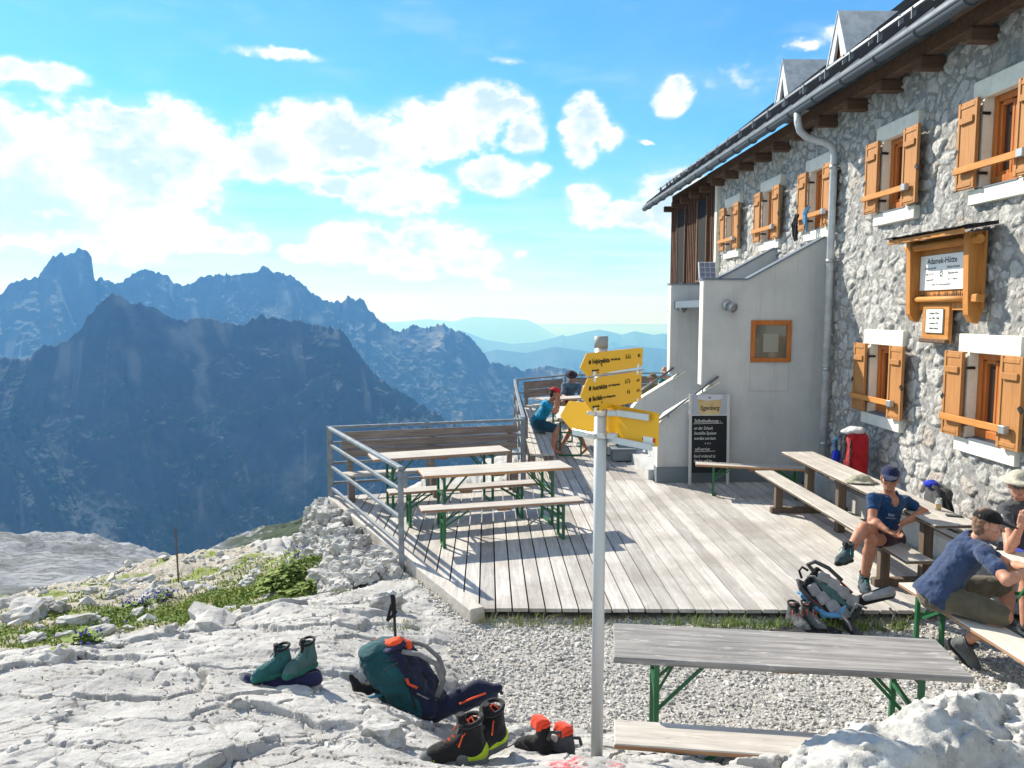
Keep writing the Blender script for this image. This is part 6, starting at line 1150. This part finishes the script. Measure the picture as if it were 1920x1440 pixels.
# ================================================================== people
def skin(name, c):
    def f(t, b):
        o = worldco(t); n = t.noise(o, 22, 4, .6); t.put(b.inputs['Base Color'], t.mix(t.ss(n, .35, .7), (*c, 1), (c[0] * .86, c[1] * .74, c[2] * .7, 1))); b.inputs['Subsurface Weight'].default_value = .08; b.inputs['Subsurface Radius'].default_value = (.01, .004, .002)
    return mat(name, c, .55, .35, build=f)
SK_TAN = skin('tanned_skin', (.40, .195, .125)); SK_FAIR = skin('fair_skin', (.50, .26, .18)); M_EYE = mat('eye', (.6, .6, .58), .2, .5); M_IRIS = mat('dark_lens', (.012, .012, .014), .12, .6); M_LIP = mat('lips', (.33, .10, .075), .5, .3)
def nrm(v): v = np.asarray(v, float); return v / (np.linalg.norm(v) + 1e-9)
def head(S, c, f, u, k=1.0):
    f = nrm(f); u = nrm(np.asarray(u, float) - f * np.dot(f, u)); s = np.cross(f, u); R = np.stack([s, f, u], 1); P = lambda a, b_, d: c + k * (s * a + f * b_ + u * d)
    S.ell(P(0, -.012, .028), np.array((.075, .095, .092)) * k, R, .0).ell(P(0, .012, -.045), np.array((.058, .072, .070)) * k, R, .03).ell(P(0, .052, -.095), np.array((.026, .026, .020)) * k, R, .03)
    S.cap(P(0, .088, .012), P(0, .108, -.024), .009 * k, .0135 * k, .012).ell(P(-.0, .078, -.062), np.array((.024, .013, .010)) * k, R, .008)
    for t in (-1, 1):
        S.ell(P(t * .031, .092, .010), np.array((.018, .012, .012)) * k, R, .012, 'sub').cap(P(t * .014, .088, .027), P(t * .045, .074, .028), .008 * k, .008 * k, .012).ell(P(t * .042, .060, -.022), np.array((.024, .024, .02)) * k, R, .02)
        S.ell(P(t * .076, -.008, -.008), np.array((.011, .021, .031)) * k, R, .008)
    return P, R
def hand(S, w, d, n, sd, curl=.5, k=1.0):
    """palm with four bent fingers and a thumb; d: towards the fingertips, n: out of the palm, sd: the thumb's side"""
    d = nrm(d); n = nrm(n - d * np.dot(n, d)); sd = nrm(sd - d * np.dot(sd, d) - n * np.dot(sd, n)); R = np.stack([sd, d, n], 1)
    S.box(w + d * .048 * k, np.array((.040, .050, .015)) * k, R, .014 * k, .012)
    for i in range(4):
        r = w + k * (d * (.090 - .006 * (i == 3)) + sd * (.029 - .0195 * i)); a = .15 + curl * (.75 + .1 * i); p = [r]
        for j, L in enumerate((.042, .027, .021)): ln = L * (1, 1.08, 1, .82)[i] * k; q = a * (j + .35); p.append(p[-1] + ln * (d * math.cos(q) + n * math.sin(q)))
        S.chain(p, [.0095 * k, .009 * k, .0082 * k, .0068 * k], .007)
    r = w + k * (d * .022 + sd * .034); p1 = r + k * .042 * nrm(d * .65 + sd * .7 + n * .3); p2 = p1 + k * .03 * nrm(d + sd * .25 + n * .45); S.chain([r, p1, p2], [.013 * k, .011 * k, .0085 * k], .01)
def person(label, J, skin_m, shirt, shorts, h=.012, face=(0, -1, 0), up=(0, 0, 1), hats=None, hair=None, sleeve=.55, shortlen=.6, group=None, scoop=False, girth=1.0, hands=None, feet=None, band=None, glasses=None, loose=.012):
    J = {k: np.asarray(v, float) for k, v in J.items()}; o = J['pel'].copy(); o[2] = min(v[2] for v in J.values()); J = {k: v - o for k, v in J.items()}
    T = empty('person', o, label, 'person', group); A = np.stack(list(J.values())); lo, hi = A.min(0) - .2, A.max(0) + .22
    sp_ = nrm(J['neck'] - J['pel']); sd = nrm(J['sR'] - J['sL']); fr = nrm(np.cross(sp_, sd)); 
    if np.dot(fr, face) < 0: fr = -fr
    sd2 = nrm(np.cross(fr, sp_)); R = np.stack([sd2, fr, sp_], 1); L = np.linalg.norm(J['neck'] - J['pel']); ch = J['pel'] + sp_ * L * .66 + fr * .0; be = J['pel'] + sp_ * L * .3; sm = (J['sL'] + J['sR']) / 2
    def torso(S, e=0.0):
        S.ell(ch, np.array((.158, .112, .19)) * girth + e, R, .0).ell(be, np.array((.140, .108, .16)) * girth + e, R, .05).ell(J['pel'], np.array((.155, .12, .12)) * girth + e * 1.9, R, .06).cap(J['sL'], J['sR'], .052 + e, .052 + e, .06)
        S.cap(sm, J['neck'], .06 + e, .052 + e, .04)
    def arms(S, e=0.0, part=1.0):
        for s in 'LR':
            a, b_, w = J['s' + s], J['e' + s], J['w' + s]; m = a + (b_ - a) * part; S.cap(a, m, .050 + e, .050 - .008 * part + e * 1.1, .03)
            if part >= 1: S.cap(b_, b_ + (w - b_) * .35, .041, .043, .02).cap(b_ + (w - b_) * .35, w, .043, .026, .02)
    def legs(S, e=0.0, part=1.0):
        for s in 'LR':
            a, b_ = J['h' + s], J['k' + s]; m = a + (b_ - a) * part; S.cap(a, m, .088 + e, .088 - .030 * part + e, .05)
            if part >= 1: w = J['a' + s]; S.ell(b_, (.056, .056, .056), None, .02).cap(b_, b_ + (w - b_) * .3, .052, .058, .02).cap(b_ + (w - b_) * .3, w, .058, .036, .02); (None if (feet or {}).get(s) else S.cap(w, J['t' + s], .036, .026, .02))
    S = SDF(lo, hi, h); torso(S); arms(S); legs(S); hc = J['head']; S.cap(J['neck'] - sp_ * .02, hc - np.array(nrm(up)) * .05, .053, .050, .025); P, HR = head(S, hc, face, up)
    for s in 'LR':
        hd = (hands or {}).get(s); w = J['w' + s]; d0 = nrm(w - J['e' + s])
        if hd: hand(S, w, np.array(hd[0], float), np.array(hd[1], float), np.array(hd[2], float), hd[3], .97)
        elif h < .013: hand(S, w, d0, np.array((0, 0, -1.)), np.array((.5, .3, .8)), .6, .95)
        else: S.cap(w, w + d0 * .09, .034, .022, .02)
    S.build('body', skin_m, T)
    # shirt
    S = SDF(lo, hi, h); torso(S, loose); arms(S, loose * .8, sleeve); S.plane(J['pel'] - sp_ * .035, -sp_)
    for s in 'LR': m = J['s' + s] + (J['e' + s] - J['s' + s]) * sleeve; S.ell(m + nrm(J['e' + s] - J['s' + s]) * .052, (.062, .062, .062), None, 0, 'sub') if False else None
    nb_ = J['neck'] + sp_ * .012; S.cap(nb_ - fr * .01, nb_ + sp_ * .14 + fr * .03, .062, .085, .0, 'sub')
    if scoop: S.ell(J['neck'] + fr * .085 - sp_ * .03, (.06, .055, .075), R, .0, 'sub')
    S.wobble(.013, 8, o[0], 3); S.wobble(.004, 30, o[1], 2); S.build('shirt', shirt, T)
    S = SDF(lo, hi, h); S.ell(J['pel'], np.array((.160, .125, .13)) * girth, R, .0); S.cap(J['hL'], J['hR'], .10, .10, .04); S.plane(J['pel'] + sp_ * .05, sp_); legs(S, .026, shortlen); S.wobble(.009, 10, o[0] + 3, 3); S.build('shorts', shorts, T)
    if hair: S = SDF(hc - .17, hc + .17, min(h, .01)); S.ell(P(0, -.03, .03), np.array((.083, .085, .10)), HR, .0).ell(P(0, -.05, -.04), np.array((.07, .05, .06)), HR, .03); S.plane(P(0, .03, 0), HR[:, 1] - HR[:, 2] * .3); S.wobble(.008, 40, 3); S.build('hair', hair, T)
    if hats:
        kind, m = hats; S = SDF(hc - .24, hc + .28, min(h, .0085) if h < .011 else h)
        if kind == 'cap':
            S.ell(P(0, -.012, .045), np.array((.088, .106, .085)), HR, .0); S.plane(P(0, 0, .035), -HR[:, 2] - HR[:, 1] * .12); S.ell(P(0, .115, .038), np.array((.072, .085, .011)), HR @ rotm(-.22), .012)
        elif kind == 'backcap':
            S.ell(P(0, -.012, .045), np.array((.088, .106, .085)), HR, .0); S.plane(P(0, 0, .035), -HR[:, 2] + HR[:, 1] * .12); S.ell(P(0, -.11, .03), np.array((.06, .06, .011)), HR, .01)
        else: S.ell(P(0, -.012, .07), np.array((.09, .105, .075)), HR, .0).ell(P(0, -.006, .052), np.array((.15, .165, .016)), HR, .03).ell(P(0, -.006, .04), np.array((.155, .17, .012)), HR, .02); S.ell(P(0, -.01, -.0), np.array((.078, .094, .095)), HR, .0, 'sub')
        S.wobble(.003, 20, 1); S.build('cap' if 'cap' in kind else 'sun_hat', m, T)
    if glasses:
        q = MB()
        for t in (-1, 1): c_ = P(t * .032, .104, .012); q.box(c_, (.050, .008, .036), Matrix(HR), .006); q.bar(P(t * .057, .10, .018), P(t * .08, .0, .012), .005, .008)
        q.bar(P(-.012, .108, .016), P(.012, .108, .016), .006, .006); q.build('glasses', glasses, T)
    elif h < .013:
        for t in (-1, 1): q = MB(); q.box(P(t * .031, .086, .010), (.022, .012, .010), Matrix(HR), .004); q.build('eye', M_EYE, T); q = MB(); q.box(P(t * .031, .0925, .010), (.009, .003, .008), Matrix(HR)); q.build('iris', M_IRIS, T)
    if h < .013: q = MB(); q.box(P(0, .0905, -.062), (.040, .006, .007), Matrix(HR), .002); q.build('lips', M_LIP, T)
    for s in 'LR':
        ft = (feet or {}).get(s)
        if ft is None: continue
        m3, ln, lace = ft; tdir = nrm(J['t' + s] - J['a' + s]); shin = nrm(J['a' + s] - J['k' + s]); z0 = nrm(-shin - tdir * np.dot(-shin, tdir)); xd = nrm(tdir + .40 * z0); zd = nrm(z0 - .40 * tdir); yd = np.cross(zd, xd); R3 = np.stack([xd, yd, zd], 1)
        B = boot(T, (0, 0, 0), 0, ln, m3, .17, lace); k = ln / .3; B.matrix_local = Matrix([[*R3[i], v] for i, v in enumerate(J['a' + s] - R3 @ np.array((-.04 * k, 0, .105 * k)))] + [[0, 0, 0, 1]])
        q = MB().tube([J['a' + s] + nrm(J['k' + s] - J['a' + s]) * a for a in (-.02, .07, .10)], [.043, .041, .042], 12); q.build('sock', K['green_grey'], T)
    return T, P, HR, o
Y_ = ony
C_NAVY = cloth('blue_tee', (.008, .045, .13)); C_PURP = cloth('plum_shorts', (.045, .018, .03)); C_CAPN = cloth('navy_cap', (.010, .016, .06)); C_BT = (K['slate_cloth'], K['black_cloth'], K['black_cloth'])
aB = onz(1620, 1088, .215); 
J = dict(pel=Y_(1661, 1004, 7.62), neck=Y_(1667, 926, 7.56), head=Y_(1668.5, 897, 7.50), sL=Y_(1638, 935, 7.50), sR=Y_(1699, 941, 7.64), eL=Y_(1635, 975, 7.38), wL=Y_(1662, 994, 7.20), eR=Y_(1733, 961, 7.56), wR=Y_(1692, 981, 7.30),
  hL=Y_(1647, 1006, 7.58), hR=Y_(1674, 1008, 7.62), kL=Y_(1620, 990, 7.22), aL=Y_(1590, 1035, 7.06), tL=Y_(1564, 1062, 6.92), kR=Y_(1634, 1012, 7.26), aR=aB, tR=aB + np.array((-.06, -.19, -.085)))
T, P, HR, o = person('woman in a navy cap and dark blue shirt sitting cross-legged on the long bench', J, SK_TAN, C_NAVY, C_PURP, .0075, (-.44, -.89, -.06), (.05, 0, 1), ('cap', C_CAPN), cloth('brown_hair', (.06, .03, .02)), .42, .5, None, True, .88,
  dict(L=((.75, -.25, -.45), (.35, -.2, .6), (.2, -.9, .3), .75), R=((-.55, -.45, -.65), (-.6, .3, .2), (-.2, -.7, .5), .8)), dict(L=(C_BT, .27, K['mint']), R=(C_BT, .27, K['mint'])), glasses=M_IRIS)
for dx, dz, w in ((-.02, -.235, .03), (.02, -.235, .035), (.0, -.262, .09)):
    pass
q = MB(); c0 = J['pel'] + (J['neck'] - J['pel']) * .52 - o
for dx, dz, w, hh in ((.0, .03, .022, .03), (.035, .025, .03, .022), (.015, -.005, .09, .008)): q.box(c0 + np.array((-.055 + dx * .85, -.138 - dx * .2, dz)), (w, .012, hh), Matrix.Rotation(-.42, 3, 'Z'))
q.build('chest_print', mat('faded_print', (.20, .22, .30), .9, .1), T)
MB().tube([(J['wL'] - o) + .031 * np.array((math.cos(a) * .6, math.sin(a), math.cos(a) * .8)) for a in np.linspace(0, 2 * PI, 13)], .003, 5).build('bracelet', K['dark_grey_cloth'], T)
# man in the black cap
C_SLATE = cloth('slate_blue_tee', (.035, .058, .125)); C_KHAK = cloth('khaki_shorts', (.115, .10, .07)); C_BLK = cloth('black_cap', (.008, .008, .010))
pel = np.array((3.66, 6.0, .61)); kL = np.array((3.98, 5.62, .57)); aL = np.array(Y_(1806, 1206, 5.95)); tL = onz(1826, 1248, .03)
J = dict(pel=pel, neck=Y_(1829, 1010, 5.90), head=Y_(1853, 984, 5.80), sL=Y_(1818, 1018, 6.16), sR=Y_(1846, 1038, 5.70), eR=Y_(1888, 1088, 5.44), wR=Y_(1922, 1072, 5.60), eL=Y_(1896, 1062, 6.02), wL=Y_(1925, 1064, 5.80), hL=pel + (.05, .11, 0), hR=pel + (.04, -.09, 0), kR=kL, aR=aL, tR=tL, kL=Y_(1888, 1098, 6.15), aL=Y_(1888, 1182, 5.98), tL=Y_(1905, 1196, 5.85))
T, P, HR, o = person('young man in a black cap and slate blue shirt leaning forward on the table', J, SK_FAIR, C_SLATE, C_KHAK, .0078, (.80, -.58, -.10), (.12, 0, 1), ('cap', C_BLK), cloth('short_hair', (.20, .115, .075)), .58, .92, None, False, 1.06,
  dict(R=((.9, .3, -.1), (0, .2, -1), (-.2, .9, .2), .5), L=((.9, -.3, -.1), (0, -.2, -1), (.2, -.9, .2), .5)), dict(R=((K['boot_grey'], K['black_cloth'], K['dark_grey_cloth']), .3, K['dark_grey_cloth']), L=((K['boot_grey'], K['black_cloth'], K['dark_grey_cloth']), .3, None)), loose=.018)
q = MB(); e0 = P(.02, .075, .105)
for a, b_ in ((.0, .022), (.022, -.004), (-.022, -.0)): pass
q.bar(P(-.03, .072, .098), P(-.004, .088, .082), .004, .010).bar(P(-.004, .088, .082), P(.03, .075, .098), .004, .010); q.build('wing_emblem', M_WHITE, T)
# man in sunglasses at the picture's right edge
C_GREY = cloth('charcoal_tee', (.065, .068, .078)); HATB = cloth('beige_hat', (.46, .44, .36))
J = dict(pel=(5.02, 6.95, .62), neck=Y_(1915, 938, 6.98), head=Y_(1910, 910, 6.88), sL=Y_(1885, 957, 6.92), sR=Y_(1950, 957, 7.0), eL=Y_(1893, 1030, 6.55), wL=Y_(1915, 985, 6.42), eR=Y_(1985, 1010, 6.6), wR=Y_(1950, 1030, 6.35), hL=(4.94, 6.85, .62), hR=(5.14, 6.95, .62), kL=(4.75, 6.45, .6), kR=(5.05, 6.45, .6), aL=(4.7, 6.35, .1), aR=(5.0, 6.3, .1), tL=(4.6, 6.2, .03), tR=(4.9, 6.15, .03))
T, P, HR, o = person('man in a beige sun hat and dark sunglasses resting his elbow on the table', J, SK_FAIR, C_GREY, K['blue_cloth'], .0085, (-.42, -.9, -.08), (0, 0, 1), ('bucket', HATB), None, .5, .6, None, False, 1.12, dict(L=((.1, -.1, 1), (.5, .6, 0), (.4, -.6, .3), .9)), dict(L=(C_BT, .29, None), R=(C_BT, .29, None)), glasses=M_IRIS, loose=.016)
S = SDF(J['pel'] - o + np.array((-.35, -.35, .2)), J['pel'] - o + np.array((.35, .3, .55)), .0085); a, b_ = (np.array(J[k]) - o for k in ('neck', 'pel')); m_ = a + (b_ - a) * .34; S.ell(m_ , (.19, .165, .045), rotm(0, 0, -.4), 0).wobble(.008, 12, 1); S.build('white_chest_band', M_WHITE, T)
# far deck
J = dict(pel=Y_(1007, 793, 14.9), neck=Y_(1031, 753, 14.72), head=Y_(1041, 738, 14.64), sL=Y_(1024, 755, 14.95), sR=Y_(1022, 759, 14.55), eR=Y_(1041, 773, 14.48), wR=Y_(1043, 752, 14.52), eL=Y_(1044, 770, 14.85), wL=Y_(1047, 752, 14.7), hL=Y_(1009, 796, 15.0), hR=Y_(1010, 796, 14.75), kL=Y_(1042, 803, 14.9), kR=Y_(1043, 804, 14.6), aL=Y_(1041, 843, 14.85), aR=Y_(1036, 844, 14.55), tL=Y_(1055, 848, 14.8), tR=Y_(1050, 849, 14.5))
T, P, HR, o = person('person in a red cap and bright cyan shirt bending over the far table', J, SK_TAN, cloth('cyan_tee', (.0, .23, .42)), cloth('petrol_shorts', (.012, .055, .10)), .013, (.86, -.25, -.42), (.4, 0, .9), ('backcap', cloth('red_cap', (.5, .02, .03))), cloth('dark_hair', (.03, .018, .014)), .5, .85)
J = dict(pel=(2.15, 15.35, .66), neck=(2.04, 15.3, 1.15), head=(1.97, 15.28, 1.33), sL=(2.02, 15.1, 1.1), sR=(2.08, 15.5, 1.1), eL=(1.85, 15.1, .92), wL=(1.66, 15.2, .92), eR=(1.88, 15.52, .92), wR=(1.68, 15.4, .92), hL=(2.1, 15.25, .64), hR=(2.1, 15.45, .64), kL=(1.70, 15.2, .62), kR=(1.74, 15.45, .62), aL=onz(1052, 836, .16), aR=onz(1104, 845, .15) + np.array((0, .6, 0)), tL=onz(1046, 838, .12), tR=onz(1098, 848, .12) + np.array((0, .6, 0)))
J['aL'] = np.array((1.42, 15.0, .2)); J['tL'] = np.array((1.30, 14.9, .13)); J['aR'] = np.array((1.95, 15.0, .2)); J['tR'] = np.array((1.84, 14.86, .13))
person('barefoot person in grey sitting opposite the red cap, hidden behind the yellow signs', J, SK_TAN, K['pale_grey_cloth'], K['dark_grey_cloth'], .016, (-1, -.05, -.15), (0, 0, 1), None, D.materials['dark_hair'], .5, .7)
J = dict(pel=(2.02, 19.72, .66), neck=Y_(1071, 718, 19.42), head=Y_(1071, 705, 19.25), sL=Y_(1058, 723, 19.4), sR=Y_(1085, 723, 19.45), eL=Y_(1055, 742, 19.2), wL=Y_(1066, 748, 18.9), eR=Y_(1089, 742, 19.2), wR=Y_(1080, 748, 18.9), hL=(1.92, 19.65, .64), hR=(2.13, 19.65, .64), kL=(1.9, 19.2, .62), kR=(2.15, 19.2, .62), aL=(1.9, 19.15, .2), aR=(2.15, 19.15, .2), tL=(1.88, 19.0, .13), tR=(2.13, 19.0, .13))
person('person in a dark bucket hat and grey-blue shirt looking down at the far table', J, SK_TAN, cloth('grey_blue_shirt', (.075, .13, .20)), K['navy_cloth'], .016, (0, -.85, -.5), (0, -.4, 1), ('bucket', cloth('dark_hat', (.022, .018, .03))), None, .95, .6, loose=.022)
J = dict(pel=(3.98, 18.02, .66), neck=Y_(1221, 722, 18.2), head=Y_(1224, 711, 18.25), sL=Y_(1236, 729, 18.2), sR=Y_(1209, 731, 18.1), eL=Y_(1247, 745, 18.35), wL=Y_(1252, 740, 18.6), eR=Y_(1204, 752, 18.2), wR=Y_(1214, 745, 18.5), hL=(4.1, 18.05, .64), hR=(3.88, 18.0, .64), kL=(4.15, 18.45, .6), kR=(3.9, 18.42, .6), aL=(4.15, 18.5, .2), aR=(3.9, 18.48, .2), tL=(4.17, 18.65, .13), tR=(3.92, 18.63, .13))
person('person in an olive shirt and brown hat with their back to the camera', J, SK_TAN, cloth('olive_shirt', (.13, .125, .065)), K['dark_grey_cloth'], .016, (.3, .95, 0), (0, 0, 1), ('bucket', cloth('brown_hat', (.10, .085, .055))), None, .6, .6, None, False, 1.12, loose=.02)
J = dict(pel=(4.52, 19.35, .66), neck=Y_(1250, 709, 19.25), head=Y_(1246, 697, 19.15), sL=Y_(1239, 714, 19.15), sR=Y_(1264, 715, 19.3), eL=Y_(1236, 724, 18.95), wL=Y_(1250, 726, 18.75), eR=Y_(1266, 730, 19.1), wR=Y_(1256, 727, 18.8), hL=(4.42, 19.3, .64), hR=(4.62, 19.35, .64), kL=(4.35, 18.9, .62), kR=(4.6, 18.92, .62), aL=(4.35, 18.9, .2), aR=(4.6, 18.9, .2), tL=(4.3, 18.75, .13), tR=(4.55, 18.75, .13))
person('grey-haired person in a teal shirt and white sunglasses at the far table', J, SK_TAN, cloth('teal_tee', (.012, .15, .15)), K['dark_grey_cloth'], .014, (-.62, -.78, -.1), (0, 0, 1), None, cloth('grey_hair', (.30, .29, .28)), .5, .6, glasses=M_WHITE)
beer('beer_bench', 'bench', (3.7, 19.12), (5.2, 19.4), .26, .56, .1, 'folding bench under the person in the teal shirt', None)
# white sandals under the table
q = empty('sandals', onz(1074, 836, .1), 'pair of white sandals lying under the table beside the red cap', 'sandals')
for dx, r in ((-.12, .5), (.12, -.2)): S = SDF((-.12, -.16, 0), (.12, .16, .12), .011); S.ell((0, 0, .02), (.055, .13, .02), None, 0).ell((0, .05, .05), (.05, .07, .03), None, .03); so2 = S.build('sandal', M_WHITE, q); so2.location = (dx, 0, 0); so2.rotation_euler = (0, 0, r)
